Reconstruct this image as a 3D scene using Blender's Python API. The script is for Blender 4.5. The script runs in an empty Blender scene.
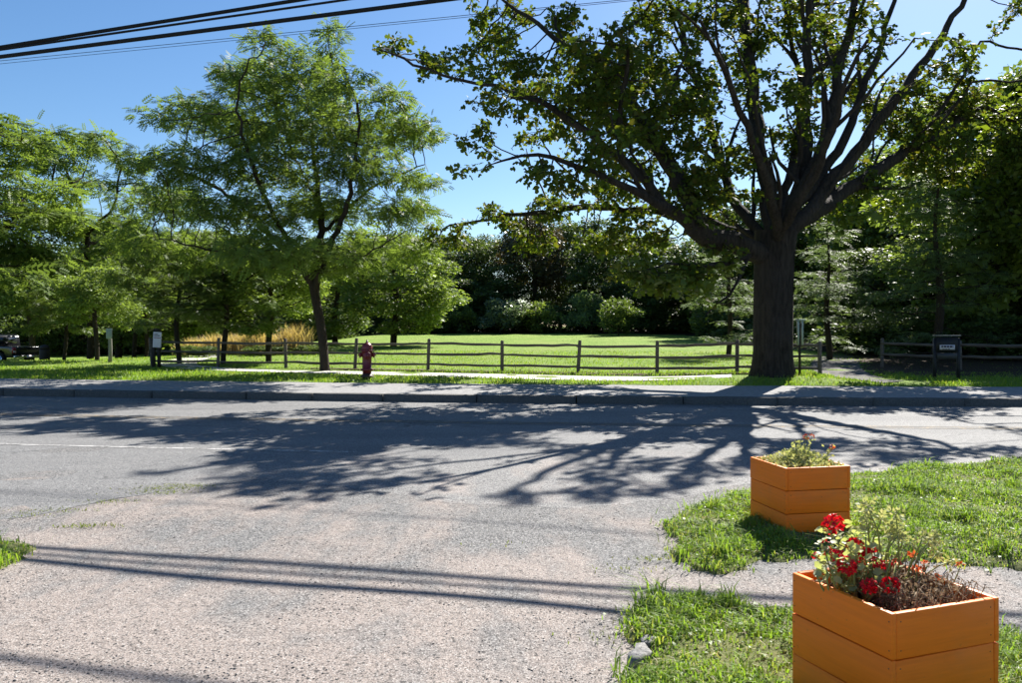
import bpy, math, random
import numpy as np
from mathutils import Vector, Matrix

R = math.radians
rng = np.random.default_rng(7)
random.seed(7)
scn = bpy.context.scene
C = scn.collection

# ------------------------------------------------------------------ camera
EYE, FPX, CX, HY = 1.65, 795.0, 511.0, 327.0
cam_d = bpy.data.cameras.new('camera')
cam_d.lens, cam_d.sensor_width = 28.0, 36.0
cam_d.shift_y = -14.5 / 1022.0
cam_d.clip_start, cam_d.clip_end = 0.05, 3000
cam = bpy.data.objects.new('camera', cam_d)
cam.location = (0, 0, EYE)
cam.rotation_euler = (R(90), 0, 0)
C.objects.link(cam)
scn.camera = cam

# ------------------------------------------------------------------ light
SUN_AZ, SUN_EL = 31.0, 40.0            # degrees right of the view axis, above the horizon
w = bpy.data.worlds.new('World')
scn.world = w
w.use_nodes = True
nt = w.node_tree
bg = nt.nodes['Background']
sky = nt.nodes.new('ShaderNodeTexSky')
sky.sky_type = 'NISHITA'
sky.sun_disc = False
sky.sun_elevation = R(SUN_EL)
sky.sun_rotation = R(SUN_AZ)
sky.altitude = 0.0
sky.air_density = 1.0
sky.dust_density = 0.4
sky.ozone_density = 4.0
hs = nt.nodes.new('ShaderNodeHueSaturation'); hs.inputs['Saturation'].default_value = 1.15
nt.links.new(sky.outputs[0], hs.inputs['Color']); nt.links.new(hs.outputs[0], bg.inputs[0])
bg.inputs[1].default_value = 0.052
sd = bpy.data.lights.new('sun', 'SUN')
sd.energy, sd.angle, sd.color = 5.0, R(0.35), (1.0, 0.955, 0.88)
so = bpy.data.objects.new('sun', sd)
sv = Vector((math.sin(R(SUN_AZ)) * math.cos(R(SUN_EL)), math.cos(R(SUN_AZ)) * math.cos(R(SUN_EL)), math.sin(R(SUN_EL))))
so.rotation_euler = sv.to_track_quat('Z', 'Y').to_euler()
so.location = (20, 30, 30)
C.objects.link(so)
scn.view_settings.view_transform = 'Standard'
scn.view_settings.look = 'None'
scn.view_settings.gamma = 1.0
scn.view_settings.use_curve_mapping = False
scn.view_settings.exposure = 1.5
scn.render.engine = 'CYCLES'
scn.cycles.max_bounces = 6
scn.cycles.diffuse_bounces = 3
scn.cycles.glossy_bounces = 2
scn.cycles.transmission_bounces = 4
scn.cycles.use_denoising = True
scn.cycles.sample_clamp_indirect = 6.0

# ------------------------------------------------------------------ terrain
def kerb_y(x):
    x = np.asarray(x, float)
    xc = np.clip(x, -14, 14)
    return 17.1 - 0.111 * x + 0.0031 * xc * xc + np.where(np.abs(x) > 14, 0.0031 * 2 * xc * (x - xc), 0) 
def sstep(a, b, v):
    t = np.clip((v - a) / (b - a), 0, 1)
    return t * t * (3 - 2 * t)
TREE = (6.72, 20.4)
SW = 2.55
def gz(x, y):
    x = np.asarray(x, float); y = np.asarray(y, float)
    s = y - kerb_y(x)
    z = 0.23 + 0.015 * np.clip(s - SW, 0, 4.45) + 0.018 * np.clip(s - 7, 0, 46) + 0.004 * np.clip(s - 53, 0, 200)
    z = np.where(s < SW, 0.17 + 0.06 * np.clip(s, 0, SW) / SW, z)
    z = z - 1.25 * sstep(-9, -27, x) * sstep(7, 27, s)
    r2 = (x - TREE[0]) ** 2 + (y - TREE[1]) ** 2
    z = z + np.where(s > SW, 0.16 * np.exp(-r2 / 5.0) * sstep(SW, SW + .8, s), 0)
    return np.where(s < 0, 0.0, z)
def P(px, py, d):
    return ((px - CX) / FPX * d, d, EYE + (HY - py) / FPX * d)
def G0(px, py, z=0.0):
    d = (EYE - z) * FPX / (py - HY)
    return ((px - CX) / FPX * d, d)
def at(px, d):
    x = (px - CX) / FPX * d
    return (x, d, float(gz(x, d)))

# ------------------------------------------------------------------ mesh helpers
class MB:
    def __init__(self):
        self.v, self.f, self.n = [], [], 0
    def add(self, V, F):
        V = np.asarray(V, float).reshape(-1, 3)
        for f in (F if isinstance(F, list) and len(F) and isinstance(F[0], np.ndarray) and F[0].ndim == 2 else [np.asarray(F, int)]):
            self.f.append(f + self.n)
        self.v.append(V); self.n += len(V)
        return self
    def box(self, c, s, rot=None):
        V = np.array([[x, y, z] for x in (-.5, .5) for y in (-.5, .5) for z in (-.5, .5)]) * np.array(s)
        if rot is not None:
            V = V @ np.array(rot).T
        F = np.array([[0, 1, 3, 2], [4, 6, 7, 5], [0, 4, 5, 1], [2, 3, 7, 6], [0, 2, 6, 4], [1, 5, 7, 3]])
        return self.add(V + np.array(c), F)
    def tube(self, path, rad, sides=8, cap=True):
        path = np.asarray(path, float); n = len(path)
        rad = np.full(n, rad) if np.isscalar(rad) else np.asarray(rad, float)
        t = np.gradient(path, axis=0)
        t /= np.linalg.norm(t, axis=1)[:, None] + 1e-12
        up = np.array([0., 0, 1]) if abs(t[0][2]) < .9 else np.array([1., 0, 0])
        u = np.cross(t[0], up); u /= np.linalg.norm(u)
        a = np.arange(sides) * 2 * math.pi / sides
        ca, sa = np.cos(a)[:, None], np.sin(a)[:, None]
        V = np.empty((n, sides, 3))
        for i in range(n):
            u = u - t[i] * np.dot(u, t[i]); u /= np.linalg.norm(u) + 1e-12
            b = np.cross(t[i], u)
            V[i] = path[i] + rad[i] * (ca * u + sa * b)
        i = np.arange(n - 1)[:, None] * sides; j = np.arange(sides)[None]; k = (j + 1) % sides
        F = np.stack([i + j, i + k, i + sides + k, i + sides + j], -1).reshape(-1, 4)
        fl = [F]
        if cap:
            fl += [np.arange(sides)[::-1][None], (np.arange(sides) + (n - 1) * sides)[None]]
        return self.add(V.reshape(-1, 3), fl)
    def lathe(self, prof, sides=16, c=(0, 0, 0), axis='z'):
        prof = np.asarray(prof, float); n = len(prof)
        a = np.arange(sides) * 2 * math.pi / sides
        V = np.stack([prof[:, :1] * np.cos(a), prof[:, :1] * np.sin(a), np.repeat(prof[:, 1:], sides, 1)], -1)
        if axis == 'x': V = V[..., [2, 0, 1]]
        if axis == 'y': V = V[..., [1, 2, 0]]
        i = np.arange(n - 1)[:, None] * sides; j = np.arange(sides)[None]; k = (j + 1) % sides
        F = np.stack([i + j, i + k, i + sides + k, i + sides + j], -1).reshape(-1, 4)
        return self.add(V.reshape(-1, 3) + np.array(c), [F, np.arange(sides)[::-1][None], (np.arange(sides) + (n - 1) * sides)[None]])
    def mesh(self, name, smooth=False):
        me = bpy.data.meshes.new(name)
        V = np.concatenate(self.v)
        me.vertices.add(len(V)); me.vertices.foreach_set('co', V.astype(np.float32).ravel())
        tot = np.concatenate([np.full(len(f), f.shape[1]) for f in self.f])
        lv = np.concatenate([f.ravel() for f in self.f])
        me.loops.add(len(lv)); me.loops.foreach_set('vertex_index', lv.astype(np.int32))
        me.polygons.add(len(tot))
        st = np.concatenate([[0], np.cumsum(tot)[:-1]])
        me.polygons.foreach_set('loop_start', st.astype(np.int32))
        me.polygons.foreach_set('loop_total', tot.astype(np.int32))
        if smooth:
            me.polygons.foreach_set('use_smooth', np.ones(len(tot), bool))
        me.update(calc_edges=True)
        return me

def link(name, me, m, parent=None, loc=None, smooth_angle=None):
    o = bpy.data.objects.new(name, me)
    C.objects.link(o)
    if m is not None and me is not None and not me.materials:
        me.materials.append(m)
    if parent is not None: o.parent = parent
    if loc is not None: o.location = loc
    return o
def obj(name, mb, m, parent=None, loc=None, smooth=False):
    return link(name, mb.mesh(name, smooth), m, parent, loc)
def bevel(o, wdt=.01, seg=2):
    b = o.modifiers.new('bevel', 'BEVEL'); b.width = wdt; b.segments = seg; b.limit_method = 'ANGLE'
    return o
def tag(o, label, cat, group=None):
    o['label'] = label; o['category'] = cat
    if group: o['group'] = group
    return o
def struct(o):
    o['kind'] = 'structure'; return o
def stuff(o, label=None, cat=None):
    o['kind'] = 'stuff'
    if label: o['label'] = label; o['category'] = cat
    return o
def thing(name, label, cat, loc=(0, 0, 0), rz=0, group=None):
    o = bpy.data.objects.new(name, None); C.objects.link(o)
    o.empty_display_size = .2
    o.location = loc; o.rotation_euler = (0, 0, rz)
    return tag(o, label, cat, group)

# ------------------------------------------------------------------ materials
class NB:
    def __init__(self, name):
        self.m = bpy.data.materials.new(name); self.m.use_nodes = True
        self.t = self.m.node_tree; self.t.nodes.clear()
        self.out = self.n('OutputMaterial')
    def n(self, kind, **kw):
        nd = self.t.nodes.new('ShaderNode' + kind)
        for k, v in kw.items(): setattr(nd, k, v)
        return nd
    def l(self, a, b): self.t.links.new(a, b)
    def coord(self, kind='Object'): return self.n('TexCoord').outputs[kind]
    def pos(self): return self.n('NewGeometry').outputs['Position']
    def noise(self, scale, detail=4, rough=.55, vec=None, dist=0):
        nd = self.n('TexNoise'); nd.inputs['Scale'].default_value = scale
        nd.inputs['Detail'].default_value = detail; nd.inputs['Roughness'].default_value = rough
        nd.inputs['Distortion'].default_value = dist
        self.l(vec if vec is not None else self.pos(), nd.inputs['Vector'])
        return nd.outputs['Fac']
    def vor(self, scale, out='Distance', vec=None, feature='F1'):
        nd = self.n('TexVoronoi', feature=feature); nd.inputs['Scale'].default_value = scale
        self.l(vec if vec is not None else self.pos(), nd.inputs['Vector'])
        return nd.outputs[out]
    def ramp(self, fac, stops, interp='LINEAR'):
        nd = self.n('ValToRGB'); cr = nd.color_ramp; cr.interpolation = interp
        while len(cr.elements) < len(stops): cr.elements.new(.5)
        for e, (p, c) in zip(cr.elements, stops):
            e.position = p
            e.color = (c, c, c, 1) if np.isscalar(c) else (*c, 1)
        self.l(fac, nd.inputs[0]); return nd.outputs[0]
    def mix(self, fac, a, b, mode='MIX'):
        nd = self.n('Mix', data_type='RGBA', blend_type=mode)
        for s, v in ((0, fac), (6, a), (7, b)):
            if hasattr(v, 'is_linked') or hasattr(v, 'links'): self.l(v, nd.inputs[s])
            else:
                nd.inputs[s].default_value = v if s == 0 else ((v, v, v, 1) if np.isscalar(v) else (*v, 1))
        return nd.outputs[2]
    def math(self, op, a, b=0.0):
        nd = self.n('Math', operation=op)
        for i, v in enumerate((a, b)):
            if hasattr(v, 'links'): self.l(v, nd.inputs[i])
            else: nd.inputs[i].default_value = v
        return nd.outputs[0]
    def bump(self, h, strength=.5, dist=.01, prev=None):
        nd = self.n('Bump'); nd.inputs['Strength'].default_value = strength; nd.inputs['Distance'].default_value = dist
        self.l(h, nd.inputs['Height'])
        if prev is not None: self.l(prev, nd.inputs['Normal'])
        return nd.outputs[0]
    def bsdf(self, col, rough=.8, spec=.3, normal=None, metal=0, **kw):
        b = self.n('BsdfPrincipled')
        if hasattr(col, 'links'): self.l(col, b.inputs['Base Color'])
        else: b.inputs['Base Color'].default_value = (*col, 1)
        if hasattr(rough, 'links'): self.l(rough, b.inputs['Roughness'])
        else: b.inputs['Roughness'].default_value = rough
        b.inputs['Specular IOR Level'].default_value = spec
        b.inputs['Metallic'].default_value = metal
        if normal is not None: self.l(normal, b.inputs['Normal'])
        for k, v in kw.items(): b.inputs[k].default_value = v
        return b.outputs[0]
    def done(self, sh):
        self.l(sh, self.out.inputs[0]); return self.m

def simple(name, col, rough=.6, spec=.4, metal=0, var=.15, scale=8, bumps=.0):
    b = NB(name)
    n = b.noise(scale, 5, vec=b.coord())
    c = b.mix(n, tuple(x * (1 - var) for x in col), tuple(min(1, x * (1 + var)) for x in col))
    nm = b.bump(b.noise(scale * 6, 4, vec=b.coord()), bumps, .01) if bumps else None
    return b.done(b.bsdf(c, rough, spec, nm, metal))

def leaf_mat(name, cols, trans=.45, tint=(1.25, 1.2, .55), rough=.42, spec=.45, clump=.6):
    b = NB(name)
    isl = b.n('NewGeometry').outputs['Random Per Island']
    k = len(cols)
    c = b.ramp(isl, [(i / max(1, k - 1), cc) for i, cc in enumerate(cols)])
    nz = b.noise(clump, 2)
    c = b.mix(nz, c, tuple(x * 1.3 for x in cols[min(2, k - 1)]))
    sh = b.bsdf(c, rough, spec)
    tr = b.n('BsdfTranslucent')
    b.l(b.mix(1.0, c, tint, 'MULTIPLY'), tr.inputs[0])
    mx = b.n('MixShader'); mx.inputs[0].default_value = trans
    b.l(sh, mx.inputs[1]); b.l(tr.outputs[0], mx.inputs[2])
    return b.done(mx.outputs[0])

M = {}
def bark(name, a, bcol, sc=1.0):
    b = NB(name)
    mp = b.n('Mapping'); mp.inputs['Scale'].default_value = (9 * sc, 9 * sc, 1.6 * sc)
    b.l(b.coord(), mp.inputs[0])
    n1 = b.noise(1.6, 6, .65, mp.outputs[0], .6)
    n2 = b.noise(.9, 3)
    c = b.ramp(n1, [(.3, a), (.62, bcol)])
    c = b.mix(b.ramp(n2, [(.4, 0.), (.7, .5)]), c, tuple(x * .75 + .02 for x in bcol))
    return b.done(b.bsdf(c, .92, .15, b.bump(n1, 1.0, .09)))
M['bark_maple'] = bark('bark_maple', (.010, .008, .006), (.050, .039, .031))
M['bark'] = bark('bark_grey', (.018, .014, .010), (.06, .046, .034), 2)
M['leaf_maple'] = leaf_mat('leaf_maple', [(.03, .05, .012), (.04, .07, .013), (.065, .10, .018), (.09, .05, .018), (.04, .065, .013)], .45, (1.7, 1.55, .5), .55, .14)
M['leaf_locust'] = leaf_mat('leaf_locust', [(.06, .10, .026), (.085, .135, .034), (.12, .175, .045), (.065, .11, .03)], .48, (1.4, 1.35, .6), .55, .18)
M['leaf_bright'] = leaf_mat('leaf_bright', [(.085, .135, .034), (.115, .175, .045), (.16, .22, .06)], .45, (1.4, 1.35, .6), .5, .3)
M['leaf_mid'] = leaf_mat('leaf_mid', [(.055, .092, .024), (.078, .122, .032), (.11, .155, .042)], .42, (1.3, 1.3, .6), .5, .3)
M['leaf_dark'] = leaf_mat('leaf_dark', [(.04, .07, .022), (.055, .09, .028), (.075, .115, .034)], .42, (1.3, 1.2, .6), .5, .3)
M['leaf_red'] = leaf_mat('leaf_copper', [(.05, .04, .02), (.065, .05, .02), (.05, .06, .02)], .3, (1.5, 1.1, .6))
M['leaf_grey'] = leaf_mat('leaf_silver', [(.11, .15, .09), (.15, .19, .12), (.09, .13, .06)], .35, (1.2, 1.2, .8))
M['leaf_pine'] = leaf_mat('leaf_hemlock', [(.075, .12, .05), (.10, .155, .065), (.14, .195, .085)], .45, (1.3, 1.3, .7), .55, .25)
M['leaf_yellow'] = leaf_mat('leaf_yellowing', [(.10, .14, .02), (.15, .17, .025), (.07, .11, .018)], .5, (1.6, 1.5, .5))

def gravel_col(b):
    v = b.vor(85, 'Color'); vb = b.n('RGBToBW'); b.l(v, vb.inputs[0])
    v2 = b.vor(170, 'Color'); vb2 = b.n('RGBToBW'); b.l(v2, vb2.inputs[0])
    n1 = b.noise(.85, 6, .62, dist=.4)
    grey = b.ramp(vb.outputs[0], [(.1, (.065, .065, .068)), (.45, (.145, .144, .143)), (.9, (.25, .246, .242))])
    sand = b.ramp(vb2.outputs[0], [(.1, (.215, .178, .157)), (.6, (.29, .246, .22)), (.95, (.36, .315, .288))])
    mpd = b.n('Mapping'); mpd.inputs['Scale'].default_value = (1.5, .45, 1); mpd.inputs['Rotation'].default_value = (0, 0, R(-38)); b.l(b.pos(), mpd.inputs[0])
    rut = b.noise(1.1, 6, .65, mpd.outputs[0])
    n1 = b.math('ADD', b.math('MULTIPLY', n1, .5), b.math('MULTIPLY', rut, .5))
    sx_ = b.n('SeparateXYZ'); b.l(b.pos(), sx_.inputs[0])
    gl_ = b.n('MapRange'); gl_.inputs[1].default_value = 7.5; gl_.inputs[2].default_value = 3.5; gl_.inputs[3].default_value = -.05; gl_.inputs[4].default_value = .07; b.l(b.math('ADD', sx_.outputs[1], b.math('MULTIPLY', sx_.outputs[0], .35)), gl_.inputs[0])
    c = b.mix(b.ramp(b.math('ADD', n1, gl_.outputs[0]), [(.45, 0.), (.56, .92)]), grey, sand)
    n2 = b.noise(9, 5, .7)
    c = b.mix(b.ramp(n2, [(.58, 0.), (.68, .55)]), c, (.07, .062, .058))
    for sc, lo, col in ((150, .88, (.05, .047, .045)), (230, .82, (.06, .057, .055)), (170, .93, (.40, .38, .36)), (70, .972, (.05, .047, .045))):
        q = b.n('SeparateColor'); b.l(b.vor(sc, 'Color'), q.inputs[0])
        c = b.mix(b.math('MULTIPLY', b.math('GREATER_THAN', q.outputs[1], lo), .85), c, col)
    hh = b.math('ADD', b.math('MULTIPLY', vb.outputs[0], .9), b.math('MULTIPLY', b.noise(12, 5), 1.3))
    return c, hh
def asphalt():
    b = NB('asphalt_worn')
    p = b.pos()
    sp = b.n('SeparateXYZ'); b.l(p, sp.inputs[0])
    v = b.vor(95, 'Color'); vb = b.n('RGBToBW'); b.l(v, vb.inputs[0])
    v2 = b.vor(38, 'Color'); vb2 = b.n('RGBToBW'); b.l(v2, vb2.inputs[0])
    base = b.ramp(vb.outputs[0], [(.15, .05), (.5, .14), (.85, .27)])
    base = b.mix(.45, base, b.ramp(vb2.outputs[0], [(.2, .04), (.8, .23)]))
    base = b.mix(.35, base, b.ramp(b.noise(22, 5, .75), [(.35, .05), (.65, .25)]))
    big = b.noise(.55, 6, .6)
    base = b.mix(b.ramp(big, [(.35, .0), (.7, .5)]), base, (.19, .185, .18))
    mp = b.n('Mapping'); mp.inputs['Scale'].default_value = (.12, 1.3, 1); mp.inputs['Rotation'].default_value = (0, 0, R(6)); b.l(p, mp.inputs[0])
    tr = b.noise(1.0, 4, .5, mp.outputs[0])
    base = b.mix(b.ramp(tr, [(.42, .0), (.62, .45)]), base, (.085, .086, .09))
    # loose gravel and sand carried from the drive onto the asphalt
    g, gh = gravel_col(b)
    wob = b.math('MULTIPLY', b.math('SUBTRACT', b.noise(.9, 6, .7), .5), 2.0)
    yy = b.math('ADD', sp.outputs[1], wob)
    my = b.n('MapRange'); my.inputs[1].default_value = 10.8; my.inputs[2].default_value = 9.2; b.l(yy, my.inputs[0])
    mx = b.n('MapRange'); mx.inputs[1].default_value = -3.6; mx.inputs[2].default_value = -2.9; b.l(sp.outputs[0], mx.inputs[0])
    msk = b.math('MULTIPLY', my.outputs[0], mx.outputs[0])
    base = b.mix(msk, base, g)
    for sc, lo, col in ((140, .86, (.04, .04, .042)), (150, .90, (.36, .35, .34)), (60, .965, (.05, .05, .052))):
        q = b.n('SeparateColor'); b.l(b.vor(sc, 'Color'), q.inputs[0])
        base = b.mix(b.math('MULTIPLY', b.math('GREATER_THAN', q.outputs[1], lo), .7), base, col)
    h = b.math('ADD', vb.outputs[0], b.math('MULTIPLY', vb2.outputs[0], .8))
    h = b.mix(msk, h, gh)
    mp2 = b.n('Mapping'); mp2.inputs['Scale'].default_value = (.5, .8, 1); b.l(p, mp2.inputs[0])
    dv = b.n('MixRGB'); dv.inputs[0].default_value = .25; b.l(mp2.outputs[0], dv.inputs[1])
    nc = b.n('TexNoise'); nc.inputs['Scale'].default_value = 1.6; nc.inputs['Detail'].default_value = 6; b.l(p, nc.inputs['Vector']); b.l(nc.outputs['Color'], dv.inputs[2])
    ck = b.vor(1.1, 'Distance', vec=dv.outputs[0], feature='DISTANCE_TO_EDGE')
    ckm = b.math('MULTIPLY', b.ramp(ck, [(.0, 1.), (.012, 0.)]), b.ramp(b.noise(.5, 3), [(.45, 0.), (.6, .8)]))
    ckm = b.math('MULTIPLY', ckm, b.math('SUBTRACT', 1.0, msk))
    base = b.mix(ckm, base, (.02, .02, .02))
    return b.done(b.bsdf(base, .85, .3, b.bump(h, .6, .007)))
M['asphalt'] = asphalt()

def gravel():
    b = NB('gravel_sand')
    c, hh = gravel_col(b)
    return b.done(b.bsdf(c, .9, .2, b.bump(hh, .8, .012)))
M['gravel'] = gravel()

def lawn():
    b = NB('lawn_grass')
    n1 = b.noise(.35, 5, .6); n2 = b.noise(14, 5, .7); n3 = b.noise(90, 3, .6)
    c = b.ramp(n2, [(.3, (.12, .205, .028)), (.55, (.18, .29, .042)), (.75, (.24, .34, .065))])
    c = b.mix(b.ramp(n1, [(.4, 0.), (.65, .6)]), c, (.27, .31, .085))
    c = b.mix(b.ramp(b.noise(1.7, 6, .7), [(.5, 0.), (.72, .45)]), c, (.10, .15, .03))
    return b.done(b.bsdf(c, .9, .1, b.bump(b.math('ADD', n2, n3), .9, .05)))
M['lawn'] = lawn()
def soil(name, a, c2, sc=22):
    b = NB(name)
    n = b.noise(sc, 6, .7)
    return b.done(b.bsdf(b.ramp(n, [(.3, a), (.7, c2)]), .95, .1, b.bump(n, .9, .03)))
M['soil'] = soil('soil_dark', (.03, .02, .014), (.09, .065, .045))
M['bed'] = soil('grass_bed_soil', (.075, .10, .03), (.20, .20, .085), 30)
M['concrete'] = soil('concrete_pale', (.42, .40, .37), (.56, .54, .50), 12)
M['sidewalk'] = soil('sidewalk_grey', (.19, .187, .185), (.32, .315, .31), 10)
M['kerb'] = soil('kerb_granite', (.07, .068, .065), (.14, .137, .13), 30)
M['mulch'] = soil('mulch_brown', (.07, .05, .035), (.20, .15, .11), 15)
M['path_gravel'] = soil('path_gravel', (.10, .095, .09), (.18, .17, .16), 25)  # gravel tone lowered so the colour carries the shade over this path
def blades(name, cols, trans=.5):
    return leaf_mat(name, cols, trans, (1.35, 1.3, .55), .5, .3, 1.2)
M['blade'] = blades('grass_blade', [(.07, .13, .018), (.11, .20, .026), (.15, .25, .034), (.13, .22, .028), (.10, .19, .024), (.34, .30, .13), (.08, .15, .02)])
M['blade_dry'] = blades('grass_blade_dry', [(.09, .12, .025), (.22, .19, .08), (.10, .15, .025)])
M['weed'] = blades('broad_weed_leaf', [(.05, .11, .02), (.08, .15, .03), (.12, .18, .04)], .35)
M['thatch'] = blades('dry_thatch', [(.38, .32, .18), (.28, .22, .12), (.45, .40, .26)], .25)
M['blade_tan'] = blades('feather_grass', [(.42, .34, .20), (.52, .43, .27), (.36, .27, .15), (.36, .35, .18)], .4)

def paint_line(name, col, wear=.5):
    b = NB(name)
    n = b.noise(5, 7, .75); v = b.vor(60, 'Color'); vb = b.n('RGBToBW'); b.l(v, vb.inputs[0])
    f = b.ramp(b.math('ADD', b.math('MULTIPLY', n, .8), b.math('MULTIPLY', vb.outputs[0], .25)), [(wear - .08, 0.), (wear + .06, 1.)])
    c = b.mix(f, (.10, .098, .096), col)
    return b.done(b.bsdf(c, .8, .2))
M['white_line'] = paint_line('worn_white_paint', (.42, .41, .40), .53)
M['yellow_line'] = paint_line('worn_yellow_paint', (.30, .21, .10), .60)

def rail_wood():
    b = NB('weathered_rail_wood')
    mp = b.n('Mapping'); mp.inputs['Scale'].default_value = (1.2, 22, 22); b.l(b.coord(), mp.inputs[0])
    n = b.noise(1.4, 5, .6, mp.outputs[0])
    c = b.ramp(n, [(.3, (.055, .045, .038)), (.7, (.17, .145, .125))])
    return b.done(b.bsdf(c, .9, .15, b.bump(n, .6, .01)))
M['rail'] = rail_wood()
def orange():
    b = NB('orange_painted_wood')
    oi = b.n('ObjectInfo')
    mp = b.n('Mapping'); mp.inputs['Scale'].default_value = (2, 14, 30); b.l(b.coord(), mp.inputs[0]); b.l(oi.outputs['Location'], mp.inputs['Location'])
    n = b.noise(1.5, 6, .65, mp.outputs[0], .3); n2 = b.noise(4, 6, .7); n3 = b.noise(38, 4, .65); n4 = b.noise(2.2, 5, .6)
    c = b.mix(n2, (.86, .185, .006), (.97, .235, .010))
    c = b.mix(b.ramp(n, [(.35, .35), (.6, 0.)]), c, (.62, .12, .006))
    c = b.mix(b.math('MULTIPLY', oi.outputs['Random'], .25), c, (.75, .17, .012))
    c = b.mix(b.ramp(n3, [(.66, 0.), (.74, .65)]), c, (.30, .10, .03))
    c = b.mix(b.ramp(n4, [(.58, 0.), (.75, .35)]), c, (.55, .20, .06))
    return b.done(b.bsdf(c, b.ramp(n2, [(.3, .42), (.7, .65)]), .3, b.bump(n, .35, .004)))
M['orange'] = orange()
M['screw'] = simple('rusty_screw', (.10, .04, .02), .6, .4)
M['hydrant'] = simple('hydrant_red_paint', (.17, .018, .026), .42, .5, var=.25, scale=14, bumps=.1)
M['hydrant_dark'] = simple('hydrant_dark_iron', (.06, .03, .03), .6, .4)
M['black_paint'] = simple('black_car_paint', (.008, .008, .012), .22, .6, var=.1)
M['rubber'] = simple('black_rubber', (.015, .015, .015), .85, .2)
M['cable'] = simple('black_cable', (.012, .012, .014), .7, .2)
M['chrome'] = simple('chrome', (.65, .66, .68), .2, .6, 1.0, var=.05)
M['glass'] = simple('dark_car_glass', (.015, .018, .02), .08, .8)
M['tail'] = simple('red_lamp_lens', (.30, .01, .012), .25, .6)
M['sign_white'] = simple('sign_white', (.62, .58, .62), .5, .4, var=.06)
M['sign_green'] = simple('sign_pale_green', (.34, .40, .33), .5, .4, var=.1)
M['sign_grey'] = simple('sign_grey', (.20, .245, .23), .5, .4, var=.1)
M['sign_ink'] = simple('sign_ink_dark', (.06, .045, .06), .6, .3)
M['sign_red'] = simple('sign_ink_red', (.32, .10, .12), .6, .3)
M['post_dark'] = simple('dark_stained_wood', (.035, .03, .026), .8, .2, bumps=.4)
M['post_pale'] = simple('pale_weathered_wood', (.20, .19, .17), .85, .2, bumps=.4)
M['board'] = simple('charcoal_sign_board', (.010, .010, .012), .6, .4)
M['board_grey'] = simple('grey_sign_panel', (.04, .04, .043), .6, .4)
M['bin'] = simple('dark_bin', (.025, .018, .018), .6, .3)
M['stone'] = soil('flat_stone', (.13, .13, .13), (.36, .35, .34), 26)

# ------------------------------------------------------------------ ground, road, kerb, walk
def sheet(name, xs, srow, zfun, m, smooth=True):
    X, S = np.meshgrid(xs, srow)
    Y = kerb_y(X) + S
    Z = zfun(X, Y, S)
    nx, ns = len(xs), len(srow)
    i = np.arange(ns - 1)[:, None] * nx; j = np.arange(nx - 1)[None]
    F = np.stack([i + j, i + j + 1, i + nx + j + 1, i + nx + j], -1).reshape(-1, 4)
    mb = MB().add(np.stack([X, Y, Z], -1), F)
    return struct(obj(name, mb, m, smooth=smooth))
xs = np.concatenate([[-1500, -600, -250, -120], np.arange(-80, 80.1, 1.0), [120, 250, 600, 1500]])
sr = np.concatenate([[-1500, -500, -120, -50, -30, -22, 0, SW - .02, SW + .01], np.arange(2.8, 14, .4), np.arange(14, 100, 1.5), [130, 200, 500, 1500]])
def ground_z(X, Y, S):
    z = gz(X, Y)
    n = .012 * np.sin(X * 2.3 + Y * 1.7) + .012 * np.sin(X * 5.1 - Y * 3.3)
    return np.where(S < SW - .01, -.12, z + np.where(S > SW + .2, n, 0))
sheet('ground', xs, sr, ground_z, M['lawn'])

def flat_poly(name, pts, z, m, thick=0.0):
    bmv = [(x, y, z) for x, y in pts]
    mb = MB(); n = len(pts)
    mb.add(bmv, np.arange(n)[None])
    if thick:
        mb.add(bmv + [(x, y, z - thick) for x, y in pts], np.array([[i, (i + 1) % n, n + (i + 1) % n, n + i] for i in range(n)])[:, ::-1])
    return obj(name, mb, m)

# gravel drive under everything on the near side
gx = np.arange(-30, 30.1, .5); gy = np.concatenate([[-40, -10], np.arange(0, 11, .25)])
GX, GY = np.meshgrid(gx, gy)
def drive_z(x, y):
    k = sstep(-4.3, -3.4, x) * sstep(6.2, 7.0, y)
    return (.010 * np.sin(x * 1.9 + y * .6) + .008 * np.sin(y * 3.1 - x * 1.1) + .002) * (1 - k) + .0152 * k
nx = len(gx)
ii = np.arange(len(gy) - 1)[:, None] * nx; jj = np.arange(nx - 1)[None]
struct(obj('driveway', MB().add(np.stack([GX, GY, drive_z(GX, GY)], -1), np.stack([ii + jj, ii + jj + 1, ii + nx + jj + 1, ii + nx + jj], -1).reshape(-1, 4)), M['gravel'], smooth=True))

# road: far edge is the kerb, near edge is a ragged line
def ragged(pts, step=.12, amp=.05):
    out = []
    for (x0, y0), (x1, y1) in zip(pts[:-1], pts[1:]):
        L = math.hypot(x1 - x0, y1 - y0); k = max(1, int(L / step))
        for i in range(k):
            t = i / k; a = amp * (rng.random() - .5) * 2 if i else 0
            out.append((x0 + (x1 - x0) * t - (y1 - y0) / L * a, y0 + (y1 - y0) * t + (x1 - x0) / L * a))
    out.append(pts[-1]); return out
near = ragged([(-6.2, 5.2), (-4.75, 6.45), (-4.1, 6.95), (-3.75, 7.6), (-3.3, 8.15), (-2.75, 8.65), (-1.6, 8.1), (-.6, 7.4), (.6, 7.15), (1.6, 7.6), (2.3, 8.2), (3.8, 8.9), (6.2, 9.5), (9, 9.4)], .1, .035)
near = [(-60, 14.0), (-16, 10.2), (-9.5, 7.0)] + near + [(16, 8.9), (60, 4.5)]
far = [(x, float(kerb_y(x)) + .02) for x in np.linspace(60, -60, 121)]
struct(flat_poly('road', near + far, .016, M['asphalt'], .03))

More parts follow.
